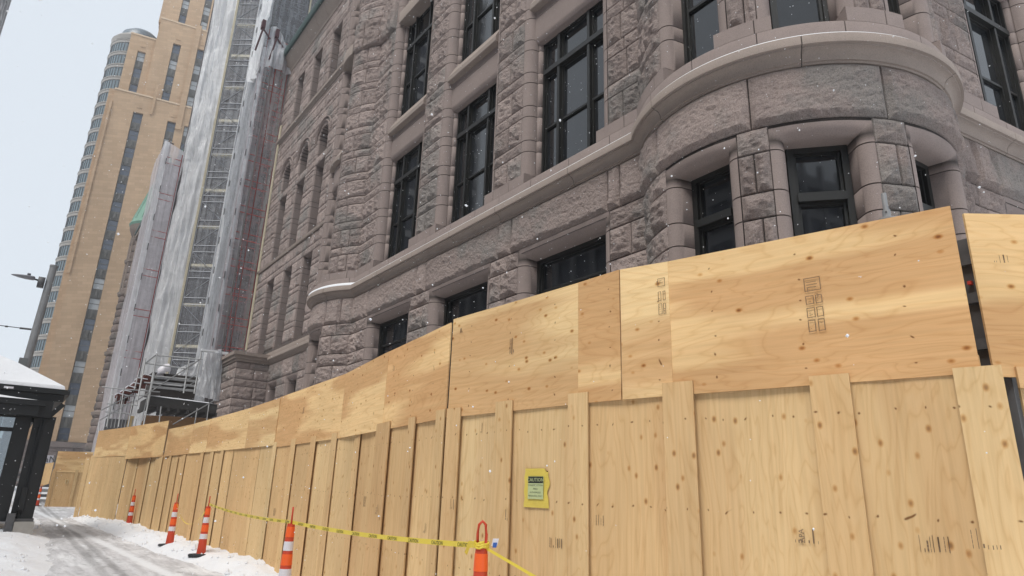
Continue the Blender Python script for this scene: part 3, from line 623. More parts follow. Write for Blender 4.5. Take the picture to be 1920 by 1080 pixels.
# framing posts behind the sheets
g = G()
for x_ in (1560, 1280, 1092, 954, 845, 728, 630, 555, 489, 421, 337, 241):
    A = fpt(min(x_, 1850), yb(x_)); g.bx(A[0]+.1, A[0]+.2, A[1]-.05, A[1]+.05, -.1, 2.9)
g.build('framing_post', LUMBER, FENCE, False)
def ink(px, py, w_, h_, seed, off, nodes=FN, parent=None, txt=None, lines='v', tick=.004):
    A = fpt(px, py, nodes); an = A[3]
    if cos(an)*0+sin(an) > 0: an += pi
    e = np.array([cos(an), sin(an), 0]); nn = np.array([sin(an), -cos(an), 0])*1.0
    if np.dot(nn[:2], A[:2]) > 0: nn = -nn; 
    o = np.array([A[0], A[1], A[2]])+nn*off
    if np.dot(np.cross(np.array([0, 0, 1.]), nn), e) < 0: e = -e
    r2 = random.Random(seed); g = G(); up = np.array([0, 0, 1.])
    def bar(u0, u1, v0, v1): g.box(o+e*u0+up*v0, e*(u1-u0), up*(v1-v0), nn*.0012)
    if lines == 'v':
        u = -w_/2
        while u < w_/2:
            t_ = r2.choice([.002, .003, .004, .007]); v0 = -h_/2+r2.uniform(0, .1)*h_; v1 = h_/2-r2.uniform(0, .1)*h_
            for q in range(r2.choice([1, 1, 3, 4])): bar(u, u+t_, v0+(v1-v0)*q/4, v0+(v1-v0)*(q/4+.21) if r2.random() < .7 else v1)
            u += t_+r2.uniform(.008, .022)
    else:
        v = -h_/2
        while v < h_/2:
            bh = r2.uniform(.05, .09)*1.0
            for u0, u1 in r2.choice([[(-w_/2, 0), (.01, w_/2)], [(-w_/2, w_/2)], [(-w_/2, -.005), (.01, w_/2)]]):
                t_ = tick; bar(u0, u1, v, v+t_); bar(u0, u1, v+bh-t_, v+bh); bar(u0, u0+t_, v+t_, v+bh-t_); bar(u1-t_, u1, v+t_, v+bh-t_)
                for q in range(3):
                    if r2.random() < .6: bar(u0+.014, u1-.014-r2.uniform(0, .4)*(u1-u0), v+bh*(.25+.2*q), v+bh*(.25+.2*q)+.003)
            v += bh+r2.uniform(.012, .04)
    ob = g.build('grade_stamp', INK, parent or FENCE, False)
    if txt:
        letters('stamp_lettering', txt, (lambda x, y: o+e*(-y)+up*x+nn*.0014) if lines == 'v' else (lambda x, y: o+e*x+up*y+nn*.0014), INK, ob)
S0, SU, SB = .022, .044, .078
ink(1517, 1005, .15, .09, 1, S0, txt=[('APA', .042, 0, .035)]); ink(1756, 1020, .15, .09, 2, S0); ink(1046, 1018, .14, .08, 3, S0); ink(1128, 975, .07, .08, 4, S0)
ink(1531, 575, .1, .34, 5, SU, lines='h', txt=[('1', .04, -.03, .105), ('3', .035, .025, .06)]); ink(1246, 560, .06, .26, 6, SU, lines='h', tick=.003); ink(966, 650, .05, .16, 8, SU); ink(872, 621, .045, .05, 9, SU)
ink(906, 803, .02, .1, 10, S0); ink(963, 965, .03, .1, 11, SB); ink(758, 1005, .1, .08, 12, S0); ink(800, 990, .06, .1, 13, S0); ink(655, 970, .13, .12, 14, S0); ink(687, 940, .1, .14, 15, S0); ink(718, 955, .08, .12, 16, SB); ink(517, 960, .14, .14, 17, S0); ink(1890, 1015, .13, .1, 18, S0); ink(573, 770, .1, .12, 19, SU); ink(745, 690, .05, .08, 20, SU); ink(860, 945, .05, .1, 21, SB); ink(1850, 1010, .12, .1, 22, SB)
# ---- the next run of hoarding past the corner gap
F2 = thing('plywood_fence', 'plywood hoarding section turning away at the right edge beyond a narrow dark gap', 'fence')
A = fpt(1799, 405, RN); B = np.array([7.3, -1.17, 0]); zt = A[2]
Am = A[:2]+(B[:2]-A[:2])*.45
board(F2, 'top_sheet', A, Am, 2.18, 2.18, zt, zt, .024, .015, PLYH2); board(F2, 'top_sheet', Am, B, 2.18, 2.18, zt, zt, .024, .015, PLYH)
A2 = A[:2]+(B[:2]-A[:2])*.035
board(F2, 'plywood_sheet', A2, Am, -.15, -.15, 2.3, 2.3, 0, .015, PLYV2); board(F2, 'plywood_sheet', Am, B, -.15, -.15, 2.3, 2.3, 0, .015, PLYV)
A3 = A[:2]+(B[:2]-A[:2])*.02; board(F2, 'batten', A[:2]+(B[:2]-A[:2])*.028, A[:2]+(B[:2]-A[:2])*.06, 2.12, 2.12, 2.235, 2.235, .04, .015, PLYH2)
ink(1868, 490, .09, .05, 31, SU, RN, F2)
gp_ = thing('steel_post', 'dark steel post with clamps standing in the gap between the two plywood fences', 'post')
g = G(); g.bx(4.3, 4.42, 1.2, 1.34, 0, 3.02); g.bx(4.27, 4.3, 1.18, 1.36, 0, 3.02); g.build('upright', DSTEEL, gp_, False)
g = G(); [g.bx(4.235, 4.27, 1.22, 1.33, z, z+.06) for z in (2.35, 2.62, 2.85)]; g.build('clamp', DSTEEL, gp_, False)
g = G(); g.bx(4.23, 4.26, 1.27, 1.29, 2.73, 2.75); g.build('red_tag', RED, gp_, False)
# ---- far return of the hoarding
F3 = thing('plywood_fence', 'short far plywood hoarding standing across the end of the snowy path', 'fence')
Y3 = 45.4
def q3(x, y): return on_y(x, y, Y3)
l, m1, m2, r = q3(85, 950), q3(132, 950), q3(137, 950), q3(160, 950)
board(F3, 'top_sheet', (2.4, Y3), (4.1, Y3), 1.85, 1.85, 2.95, 3.0, .03, .02, PLYH); board(F3, 'plywood_sheet', (2.35, Y3), (3.5, Y3), -.1, -.1, 1.9, 1.9, 0, .02, PLYV2); board(F3, 'plywood_sheet', (3.5, Y3), (4.12, Y3), -.1, -.1, 1.9, 1.9, 0, .02, PLYV2)
for x_ in (2.36, 3.42, 4.02): board(F3, 'batten', (x_, Y3), (x_+.15, Y3), -.1, -.1, 2.0, 2.0, .06, .02, PLYV)
board(F3, 'side_sheet', (2.0, Y3+5), (2.36, Y3+.6), .9, 1.2, 2.3, 2.35, 0, .02, PLYV); board(F3, 'side_sheet', (4.14, Y3), (4.35, Y3+3), -.1, -.1, 2.7, 2.7, 0, .02, PLYV2)
g = G(); 
for q in ((-.07, -.05, -.1, .1), (.05, .07, -.1, .1), (-.05, .05, .08, .1), (-.05, .05, -.1, -.08)): g.bx(3.12+q[0], 3.12+q[1], Y3-.075, Y3-.02, 1.35+q[2], 1.35+q[3])
g.build('hasp_plate', simple('pale_tape', (.7, .6, .35), .6), F3, False)
# ------------------------------------------------------------------ caution sign
YEL = simple('yellow_plastic', (.72, .56, .10), .5, .08, 9, .3); CARD = simple('pale_green_card', (.52, .58, .3), .5, .06); LETB = simple('black_print', (.02, .025, .02), .6, .1)
SG = thing('caution_sign', 'yellow caution notice stapled to the upright plywood sheet', 'sign')
A = fpt(1010, 915); an = A[3]; e = np.array([-cos(an), -sin(an), 0]) if sin(an) > 0 else np.array([cos(an), sin(an), 0]); nn = np.array([e[1], -e[0], 0])
if np.dot(nn[:2], A[:2]) > 0: nn = -nn
if np.dot(np.cross([0, 0, 1.], nn), e) < 0: e = -e
up = np.array([0, 0, 1.]); o_ = A[:3]+nn*.022; k = .215/44
def sp_(x, y, d=0): return o_+e*x+up*y+nn*d
us = np.linspace(-1, 1, 13); P = []
for j, v in enumerate(np.linspace(-1, 1, 15)):
    row = []
    for u in us:
        ex = .02*fbm(np.array(v*3.0), np.array(u*3.0), 4)[()] if hasattr(fbm(np.array(v*3.0), np.array(u*3.0), 4), 'shape') else 0
        x = u*(.145+(.012*sin(v*5) if u > .9 else 0)); y = v*.155-(.035 if (u > .75 and v > .9) else 0)
        row.append(sp_(x+(.0 if abs(u) < .9 else .006*sin(9*v)), y, .003+ex*.3))
    P.append(row)
g = G(); g.grid(np.array(P)); g.build('backing_sheet', YEL, SG, True)
g = G(); g.box(sp_(-.092, -.088, .012), e*.184, up*.18, nn*.003); cd = g.build('card', CARD, SG, False)
g = G(); g.box(sp_(-.089, .038, .0155), e*.178, up*.052, nn*.001); g.build('header', LETB, cd, False)
letters('header_lettering', [('CAUTION', .041, 0, .063)], lambda x, y: sp_(x*1.08, y, .0175), CARD, cd)
letters('card_lettering', [('CONSTRUCTION', .019, 0, .02), ('AREA', .02, 0, -.008), ('AUTHORIZED', .018, 0, -.036), ('PERSONNEL ONLY', .0165, 0, -.064)], lambda x, y: sp_(x*1.2, y, .0165), simple('faded_print', (.1, .13, .09), .6, .1), cd)
# ------------------------------------------------------------------ traffic cones
OR1 = simple('dull_orange_plastic', (.58, .06, .022), .5, .12, 8); OR2 = simple('bright_orange_band', (.9, .13, .02), .4, .08, 8); WH = simple('white_band', (.72, .7, .74), .4, .06, 12); RUB = simple('black_rubber', (.02, .025, .03), .8, .2, 10)
def rr(z): return .088-.042*(z/.95)
def cone(loc, label, rz=0, grp='orange traffic channelizers beside the fence'):
    t = thing('traffic_cone', label, 'traffic cone', grp)
    g = G(); g.lathe((0, 0), [(rr(.03)+.02, .03), (rr(.04), .05)]+[(rr(z), z) for z in (.35, .36, .6, .93)]+[(.045, .95), (.015, .955)], 20); g.build('body', OR1, t, True, 40)
    for z0, z1, m_ in ((.32, .42, WH), (.46, .59, OR2), (.63, .74, WH), (.79, .915, OR2)):
        g = G(); g.lathe((0, 0), [(rr(z0)-.001, z0), (rr(z0)+.003, z0+.002), (rr(z1)+.003, z1-.002), (rr(z1)-.001, z1)], 20); g.build('reflective_band', m_, t, True, 40)
    g = G(); g.tube([(-.03, 0, .94), (-.034, 0, 1.05), (-.026, 0, 1.12), (0, 0, 1.145), (.026, 0, 1.12), (.034, 0, 1.05), (.03, 0, .94)], .011, 8); g.build('handle', OR1, t, True)
    g = G(); n_ = 4; P = []
    for z, s_ in ((0, .2), (.025, .2), (.035, .18)): P.append([(s_*cos(a)*1.25, s_*sin(a)*1.25, z) for a in [radians(b) for b in (20, 70, 110, 160, 200, 250, 290, 340)]])
    P.append([(0.05*cos(a), .05*sin(a), .05) for a in [radians(b) for b in (20, 70, 110, 160, 200, 250, 290, 340)]]); g.grid(np.array(P), 1, True); g.build('rubber_base', RUB, t, False)
    t.location = loc; t.rotation_euler = (0, 0, rz); return t
ZB = .09
c1 = on_z(247, 925, 1.15+ZB); c2 = on_z(336, 934, 1.15+ZB); c3 = on_z(391, 939, 1.15+ZB); c4 = on_z(550, 951, 1.15+ZB); c5 = fpt(905, 976)[:3]*1.0; c5[:2] *= .86; ZB5 = CAMZ+(c5[2]-CAMZ)*.86-1.15
c1b = on_z(241, 986, ZB); c2b = on_z(317, 1023, ZB); c3b = on_z(376, 1042, ZB)
cone((c1b[0], c1b[1], ZB), 'farthest traffic cone of the row by the hoarding, with no tape on it', 1.44); cone((c2b[0], c2b[1], ZB), 'traffic cone at the end of the drooping yellow tape', 1.38); cone((c3b[0], c3b[1], ZB), 'traffic cone between the drooping tape and the taut tape, base tilted in snow', 1.34)
cone((c4[0], c4[1], ZB), 'lone traffic cone under the middle of the taut yellow tape', 1.22); cone((c5[0], c5[1], ZB5), 'nearest traffic cone with the tape knotted round its handle', -.75)
b_ = on_y(70, 945, 46); cone((b_[0], b_[1], 0), 'tiny faraway traffic cone left of the far plywood fence', 0)
# knot and tapes
TAPE = simple('yellow_tape', (.8, .62, .07), .4, .06, 9)
def tape(pts, label, wd=.042, letters_on=True, twist=0):
    t = thing('caution_tape', label, 'tape', 'caution tape tied between the cones')
    pts = [np.array(p, float) for p in pts]; cum = np.concatenate([[0], np.cumsum([np.linalg.norm(b-a) for a, b in zip(pts[:-1], pts[1:])])])
    def at(s):
        return np.array([np.interp(s, cum, [p[i] for p in pts]) for i in range(3)])
    def side(s):
        d = at(min(s+.05, cum[-1]))-at(max(s-.05, 0)); d /= np.linalg.norm(d); n_ = np.cross(d, [0, 0, 1.]); n_ /= np.linalg.norm(n_); a_ = twist*s; u_ = np.cross(n_, d)
        return u_*cos(a_)+n_*sin(a_), n_
    L = cum[-1]; g = G(); g.grid(np.array([[at(s)+side(s)[0]*wd*q for q in (-.5, 0, .5)] for s in np.linspace(0, L, max(8, int(L/.08)))])); g.build('tape_band', TAPE, t, True)
    if letters_on:
        vc = -at(L/2)/np.linalg.norm(at(L/2))
        def mp_(x, y):
            s = min(max(x, .0), L); u_, n_ = side(s); n_ = n_ if np.dot(n_, vc) > 0 else -n_
            return at(s)+u_*y+n_*.003
        k = .35; it = []
        while k < L-.2: it.append(('CAUTION', .042, k, -.004)); k += .42
        letters('tape_lettering', it, mp_, LETB, t)
    return t
def sag(a, b, s, n=24): return [np.array(a)*(1-t)+np.array(b)*t-np.array([0, 0, 4*s*t*(1-t)]) for t in np.linspace(0, 1, n)]
top = lambda c, z=1.02: np.array([c[0], c[1], z+ZB])
T2, T3, T4, T5 = top(c2b), top(c3b), top(c4, .97), top(c5, .97)+[0, 0, ZB5-ZB]
tape(sag(T3+[0, 0, -.02], T4, .05)[:], 'taut yellow tape from the third cone to the lone middle cone')
tape(sag(T4, T5, .035), 'nearest span of taut yellow caution tape with black words, up to the knotted cone')
tape(sag(T2+[0, 0, -.06], T3+[0, 0, -.06], .42), 'slack yellow tape drooping in a loop between two cones', twist=1.2, letters_on=False)
e1 = fpt(1120, 1150)[:3]*1.0; e1 = np.array([e1[0]*.93, e1[1]*.93, CAMZ+(e1[2]-CAMZ)*.93]); tape([T5, T5*.7+e1*.3, T5*.35+e1*.65, e1], 'twisted yellow tape running down to the right from the nearest cone', .022, False)
kn = thing('tape_knot', 'crumpled knot of yellow tape with a blue and white tag on the nearest cone', 'knot')
g = G()
for i in range(5): 
    a = i*1.3; p = T5+[0, 0, -.01+.008*i]; g.tube([p+np.array([.055*cos(a+t), .055*sin(a+t), .008*sin(3*t+i)]) for t in np.linspace(0, 5.5, 14)], .008, 6)
g.grid(np.array([[T5+[-.05, 0, .03-.0], T5+[-.04, .0, .0]], [T5+[-.10, .03, .035], T5+[-.08, .03, -.0]], [T5+[-.12, .05, -.05], T5+[-.09, .06, -.07]]])); g.build('tape_loop', TAPE, kn, True)
dr_ = RT*.001; q_ = T5+RT*.075+np.array([0, 0, -.0]); g = G(); g.box(q_, RT*.045, np.array([-.0, 0, .05])+RT*.01, -fw*.004); g.build('white_tag', WH, kn, False); g = G(); g.box(q_+RT*.008+np.array([0, 0, -.012])-fw*.005, RT*.03, np.array([0, 0, .035])+RT*.005, -fw*.003); g.build('blue_tag', simple('blue_print', (.04, .12, .45), .5), kn, False)
# ------------------------------------------------------------------ scaffold jack poking above the fence
jk = thing('scaffold_jack', 'galvanised screw jack and round plate showing above the plywood top edge', 'jack')
p = fpt(1664, 412)*1.0; t_ = 1.12; q_ = np.array([p[0]*t_, p[1]*t_, CAMZ+(p[2]-CAMZ)*t_])
g = G(); g.tube([q_, q_+[0, 0, .2]], .017, 10); g.tube([q_+[0, 0, .0], q_+[0, 0, .07]], .026, 10); g.build('jack_tube', STEEL, jk, True, 40)
g = G(); g.tube([q_+[0, 0, -.012], q_], .07, 20); g.tube([q_+[0, 0, -.8], q_+[0, 0, -.01]], .02, 8); g.build('round_plate', STEEL, jk, True, 40)
g = G(); g.tube([q_+[-.03, -.01, .05], q_+[.0, .0, .05]], .006, 8); g.build('bolt', DSTEEL, jk, True)
# ------------------------------------------------------------------ wrapped scaffold tower
SC = thing('scaffold_tower', 'tall scaffold tower wrapped in white and clear plastic sheeting against the granite wall', 'scaffold')
fp_ = [np.array(q) for q in ((11.45, 45.0), (9.43, 45.0), (9.43, 48.9), (7.88, 50.1), (6.35, 51.65), (4.93, 51.65), (4.93, 56.0))]
def shroud(P, Q, z0, z1, amp, seed, mat, n=26, mz=90, topf=None, name='plastic_sheet', out=0.0):
    d = Q-P; L = np.linalg.norm(d); nn = np.array([-d[1], d[0]])/L
    if np.dot(nn, P) > 0: nn = -nn
    u = np.linspace(0, 1, n); z = np.linspace(0, 1, mz); U, Zz = np.meshgrid(u, z)
    zt = z1 if topf is None else topf(U); ZZ = z0+(zt-z0)*Zz
    s = U*L
    f = amp*((fbm(s*4.2+seed*7, ZZ*.22, seed, 4)-.47)*1.6+(fbm(s*1.2, ZZ*.9+s*.8, seed+3, 3)-.45)*.8)
    f += out
    X = P[0]+d[0]*U+nn[0]*f; Y = P[1]+d[1]*U+nn[1]*f
    g = G(); g.grid(np.stack([X, Y, ZZ], -1)); return g.build(name, mat, SC, True)
ZT = 75
shroud(fp_[1], fp_[0], 8.9, 34.5, .06, 11, PL_RED, 30, 110, lambda U: 34.4-1.1*U+.5*np.sin(U*6)*(1-U))
shroud(fp_[1], fp_[2], 3, ZT, .28, 12, PL_MID, 24, 120); shroud(fp_[2], fp_[3], 6, ZT, .05, 13, PL_CLEAR, 30, 200)
shroud(fp_[3], fp_[4], 3, ZT, .35, 14, PL_WHITE, 40, 160); shroud(fp_[4], fp_[5], 2, 25.8, .05, 15, PL_PINK, 30, 80, lambda U: 25.9+.5*U); shroud(fp_[5], fp_[6], 2, 26.2, .15, 16, PL_PINK, 20, 60)
shroud(fp_[4], np.array((7.3, 58.)), 24, ZT, .2, 17, PL_WHITE, 20, 80)
shroud(np.array((9.43, 48.9)), np.array((18., 48.9)), 33, ZT, .5, 18, PL_CLEAR, 60, 80)
def g_(m): return G()
# white corner strips, folded collars
shroud(fp_[5]+[-.05, -.06], fp_[5]+[.32, -.06], 2, 26.3, .06, 21, PL_WHITE, 8, 60, name='plastic_edge'); shroud(fp_[2]+[-.2, .05], fp_[2]+[.15, -.1], 5, ZT, .1, 22, PL_WHITE, 8, 90, name='plastic_edge')
shroud(np.array((9.3, 47.5)), np.array((7.8, 50.0)), 41.5, 42.3, .15, 23, PL_WHITE, 16, 6, name='plastic_collar', out=.2)
shroud(fp_[1]+[-.08, .0], fp_[1]+[-.1, 2.2], 31, ZT, .5, 24, PL_WHITE, 16, 80, name='plastic_edge', out=.1)
# crumpled cover over the top of the red scaffold
U_, V_ = np.meshgrid(np.linspace(0, 1, 26), np.linspace(0, 1, 20))
hz = 33.6+1.3*np.sin(V_*pi*.9)*(1-.5*U_)+.7*(fbm(U_*5, V_*4, 31, 4)-.5)
g = G(); g.grid(np.stack([9.35+2.2*U_, 44.9+3.6*V_, hz], -1)); g.build('plastic_cover', PL_WHITE, SC, True)
def lift(P, Q, z0, z1, mat, nv=2, step=2.0, off=.45, dbl=True, diag=True, r=.035, name='scaffold_frame'):
    d = Q-P; L = np.linalg.norm(d); nn = np.array([-d[1], d[0]])/L
    if np.dot(nn, P) < 0: nn = -nn
    P = P+nn*off+d*.06; Q = Q+nn*off-d*.06; g = G()
    for k in range(nv+1): q = P+(Q-P)*k/nv; g.tube([(q[0], q[1], z0), (q[0], q[1], z1)], r, 6)
    z = z0+.6; i = 0
    while z < z1:
        for dz in ((0, .5) if dbl else (0,)): g.tube([(P[0], P[1], z+dz), (Q[0], Q[1], z+dz)], r*.8, 6)
        if diag: a_, b_ = (P, Q) if i % 2 else (Q, P); g.tube([(a_[0], a_[1], z+.5), (b_[0], b_[1], z+step)], r*.6, 6)
        z += step; i += 1
    return g.build(name, mat, SC, True)
lift(fp_[1], fp_[0], 9, 34.8, MRED, 2, 2.0, .01, True, False, .03); lift(fp_[1], fp_[0], 9, 34.0, RED, 2, 2.0, 1.3, True, False)
lift(fp_[5], fp_[4], 3, 25.6, MRED, 1, 3.0, .01, True, False, .03)
lift(fp_[3], fp_[2], 3, ZT, PST, 1, 2.0, -.03, True, True, .035); lift(fp_[4], fp_[3], 3, ZT, STEEL, 1, 2.0, .3, True, True); lift(fp_[2], fp_[1], 3, ZT, STEEL, 2, 2.0, .3, True, True)
lift(np.array((9.43, 48.9)), np.array((18., 48.9)), 30, ZT, STEEL, 4, 2.0, .4, True, True)
def nrm_(P, Q):
    d = Q-P; n_ = np.array([-d[1], d[0]])/np.linalg.norm(d); return n_ if np.dot(n_, P) < 0 else -n_
for k, z in enumerate(np.arange(7.6, ZT, 3.0)):      # planks seen through the clear bay
    g = G(); a_ = fp_[3]*.94+fp_[2]*.06-nrm_(fp_[3], fp_[2])*.16; b_ = fp_[2]*.94+fp_[3]*.06-nrm_(fp_[3], fp_[2])*.16; g.beam((a_[0], a_[1], z), (b_[0], b_[1], z), .25, .2); g.build('scaffold_plank', PALE, SC, False)
g = G(); n_ = nrm_(fp_[4], fp_[3]); q = fp_[3]+n_*.1; g.bx(q[0]-.07, q[0]+.07, q[1]-.07, q[1]+.07, 6, ZT); g.build('wood_batten', PALE, SC, False)
g = G(); g.bx(11.38, 11.46, 44.7, 44.95, 10, 27); g.build('wood_batten', PALE, SC, False)
for x_ in (10.0, 13.2): g = G(); g.bx(x_, x_+.1, 48.6, 48.75, 34, ZT); g.build('wood_batten', PALE, SC, False)
g = G(); g.tube([(9.9, 44.9, 9), (10.1, 44.85, 33)], .05, 6); g.build('hanging_cable', STEEL, SC, True)
shroud(fp_[1]+[.1, -.25], fp_[0]+[.1, -.25], 31.4, 35.0, .4, 51, PL_MID, 30, 30, lambda U: 34.2+.9*np.sin(U*5+.6), 'plastic_cover')
shroud(fp_[1]+[-.15, -.1], fp_[1]+[.15, -.12], 9, 33, .08, 52, PL_MID, 6, 60, name='plastic_edge')
for q_, zz0, zz1 in ((fp_[5]+[.3, -.15], 6, 25), (fp_[1]+[-.12, -.12], 10, 32), (fp_[2]+[-.1, -.25], 9, 45)):
    for z in np.arange(zz0, zz1, 2.3): g = G(); g.bx(q_[0]-.025, q_[0]+.025, q_[1]-.06, q_[1]+.02, z, z+.5); g.build('tie_clip', DSTEEL, SC, False)
# stone tower inside the wrapping
g = G(); V = [(12.4, 46.3), (10.6, 46.6), (10.6, 49.6), (9.0, 51.2), (7.2, 53.), (6.2, 53.0), (6.2, 62), (22, 62), (22, 51)]
g.grid(np.array([[(x, y, z) for x, y in V] for z in (0, 26)]), 1, True); V2 = [(22, 50.3), (10.8, 50.3), (9.4, 51.6), (7.5, 53.2), (7.5, 62), (22, 62)]; g.grid(np.array([[(x, y, z) for x, y in V2] for z in (26, 80)]), 1, True); g.build('clock_tower_wall', simple('shrouded_granite', (.085, .075, .078), .9, .3, .8, .0), HALL, False)
for k, (a_, b_) in enumerate((((8.63, 44.9), (9.0, 44.2)), ((9.7, 45.2), (9.9, 45.0)))):   # red guard gates on top of the red bay
    g = G(); zz = 33.5-.3*k; g.bx(a_[0]+.25, a_[0]+.5, 44.6, 45.0, zz+.9, zz+1.6); g.beam((a_[0]+.1, 44.7, zz-1.2), (a_[0]+.4, 44.7, zz+1.), .12, .12); g.beam((a_[0]+.35, 44.7, zz+.9), (a_[0]+1.0, 44.7, zz+.2), .08, .1); g.build('top_guard', simple('dark_red_guard%d' % k, (.06, .015, .02), .6), SC, False)
# ---- stair scaffold, platform and rails in front
PSTEEL = None
ST = thing('stair_scaffold', 'grey tube scaffold stair and snow covered platform behind the plywood fence', 'scaffold')
YS = 38.5
def P_(x, y, dy=0): return on_y(x, y, YS+dy)
def pole(x0, y0, x1, y1, r=.03, dy=0, mat=STEEL, name='scaffold_tube', g0=None):
    g = g0 or G(); g.tube([P_(x0, y0, dy), P_(x1, y1, dy)], r, 6)
    if not g0: g.build(name, mat, ST, True)
a_, b_ = P_(283, 741), P_(408, 757)
g = G(); g.box((a_[0], YS, a_[2]-.5), (b_[0]-a_[0], 0, b_[2]-a_[2]), (0, 3.2, 0), (0, 0, .45), .6)
for k in range(8): x_ = a_[0]+(b_[0]-a_[0])*k/7; z_ = a_[2]-.5+(b_[2]-a_[2])*k/7; g.bx(x_-.06, x_+.06, YS-.02, YS+3.2, z_-.2, z_-.003)
g.build('platform', simple('dark_decking', (.045, .042, .04), .8, .3, 4), ST, False)
g = G(); P = []; n_ = 26
for j, v in enumerate(np.linspace(0, 1, 8)):
    P.append([(a_[0]+(b_[0]-a_[0]-.0)*u, YS-.03+2.4*v, a_[2]-.05+(b_[2]-a_[2])*u+.13*(1-abs(2*v-1)**3)*min(1, 8*u, 8*(1-u))+.04*fbm(np.array(u*7.), np.array(v*5.), 3)) for u in np.linspace(0, 1, n_)])
g.grid(np.array(P, float)); g.build('platform_snow', SNOW, ST, True)
for k, (x0, y0, x1, y1) in enumerate(((292, 666, 380, 674), (272, 681, 355, 692), (287, 705, 352, 711), (270, 717, 342, 724), (272, 682, 292, 666), (294, 664, 276, 760), (273, 672, 256, 760), (355, 672, 344, 737), (377, 660, 364, 738), (375, 674, 255, 752), (402, 751, 324, 796), (289, 700, 268, 803), (279, 735, 262, 803), (352, 711, 368, 704), (344, 728, 372, 712), (302, 762, 298, 795), (262, 690, 252, 730), (376, 658, 404, 660), (250, 745, 240, 800), (232, 728, 222, 800), (212, 728, 200, 800), (191, 725, 212, 728), (212, 728, 300, 735), (189, 770, 250, 738), (187, 788, 252, 750), (186, 792, 183, 830), (200, 757, 258, 760), (196, 772, 246, 776), (392, 757, 386, 800), (370, 765, 364, 800), (236, 742, 300, 742))):
    pole(x0, y0, x1, y1, .038 if k < 12 else .03, -.25 if k < 12 else -.1)
g = G()
for k in range(9): x_ = 204+k*6.5; pole(x_, 785, x_-3, 802, .02, 0, g0=g)
for k in range(6): x_ = 208+k*7.5; pole(x_+4, 742, x_-4, 785, .018, 0, g0=g)
g.build('guard_bars', STEEL, ST, True)
STEP = simple('brown_red_tread', (.12, .035, .025), .8, .3, 6)
for x0, y0, x1, y1 in ((271, 702, 284, 706), (259, 709, 276, 712), (251, 718, 264, 721), (241, 724, 254, 728), (231, 732, 246, 735), (221, 738, 240, 743)):
    p, q = P_(x0, y0), P_(x1, y1); g = G(); g.box((p[0], YS, p[2]-.12), (q[0]-p[0], 0, q[2]-p[2]), (0, 1.1, 0), (0, 0, .12)); g.bx(p[0], q[0], YS+.05, YS+.1, p[2]-.5, p[2]-.12)
    s_ = g.build('stair_tread', STEP, ST, False); g = G(); g.box((p[0]-.02, YS-.02, p[2]+.002), (q[0]-p[0]+.04, 0, q[2]-p[2]), (0, 1.1, 0), (0, 0, .05)); g.build('tread_snow', SNOW, s_, False)
g = G(); p, q = P_(272, 779, 1), P_(398, 785, 1); g.box((p[0], YS+1, p[2]-.4), (q[0]-p[0], 0, q[2]-p[2]), (0, .3, 0), (0, 0, .42)); g.build('timber_beam', simple('brown_timber', (.27, .15, .07), .8, .25, 4), ST, False)
g = G(); p, q = P_(200, 788, 1), P_(245, 795, 1); g.bx(p[0], q[0], YS+1, YS+1.5, p[2]-.6, p[2]+.1); g.build('dark_crate', DSTEEL, ST, False)
g = G(); p, q = P_(262, 808, 2), P_(395, 795, 2); g.bx(p[0], q[0], YS+2, YS+2.1, 2, 4.6); g.build('timber_board', simple('brown_timber2', (.33, .2, .1), .8, .25, 4), ST, False)
g = G(); p = P_(250, 780); g.bx(p[0]-.2, p[0]+.05, YS, YS+.1, 3, p[2]); g.build('timber_post', LUMBER, ST, False)
g = G(); p, q = P_(285, 706, 1.5), P_(370, 716, 1.5); g.box((p[0], YS+1.5, p[2]-1.0), (q[0]-p[0], 0, q[2]-p[2]), (0, 1.4, 0), (0, 0, 1.25)); g.build('stacked_boards', simple('dark_boards', (.05, .04, .036), .8, .4, 5), ST, False)
for k in range(3): g = G(); p, q = P_(285, 707+k*9, 1.3), P_(365, 715+k*9, 1.3); g.beam(p, q, .2, .12); g.build('scaffold_plank', STEEL, ST, False)
p, q = P_(318, 700, 1.2), P_(300, 692, 1.2)
g = G(); g.tube([P_(300, 704, 1.2), P_(302, 696, 1.2), P_(308, 691, 1.2), P_(318, 689, 1.2)], .22, 12); g.build('white_duct', WH, ST, True)
# lower plastic drapes
SC2 = SC
def drape(c00, c10, c11, c01, Y, seed, mat, amp=.15):
    A_, B_, C_, D_ = [on_y(*c, Y) for c in (c00, c10, c11, c01)]; U, V = np.meshgrid(np.linspace(0, 1, 20), np.linspace(0, 1, 30))
    Pn = ((1-U)*(1-V))[..., None]*A_+(U*(1-V))[..., None]*B_+(U*V)[..., None]*C_+((1-U)*V)[..., None]*D_
    Pn[..., 1] += amp*(fbm(U*6, V*3, seed, 4)-.5)*3; g = G(); g.grid(Pn); g.build('plastic_sheet', mat, SC, True)
drape((372, 742), (402, 750), (413, 655), (384, 660), 42.6, 41, PL_WHITE, .2); drape((318, 738), (376, 742), (380, 672), (335, 690), 43, 42, PL_WHITE, .25)
drape((400, 752), (412, 752), (418, 655), (408, 655), 42.0, 43, PL_MID, .2)
g = G(); p, q = on_y(378, 655, 42), on_y(440, 660, 42); g.bx(p[0], 9.7, 42, 42.2, p[2]-.1, p[2]+.05); g.build('top_plank', SNOW, SC, False)
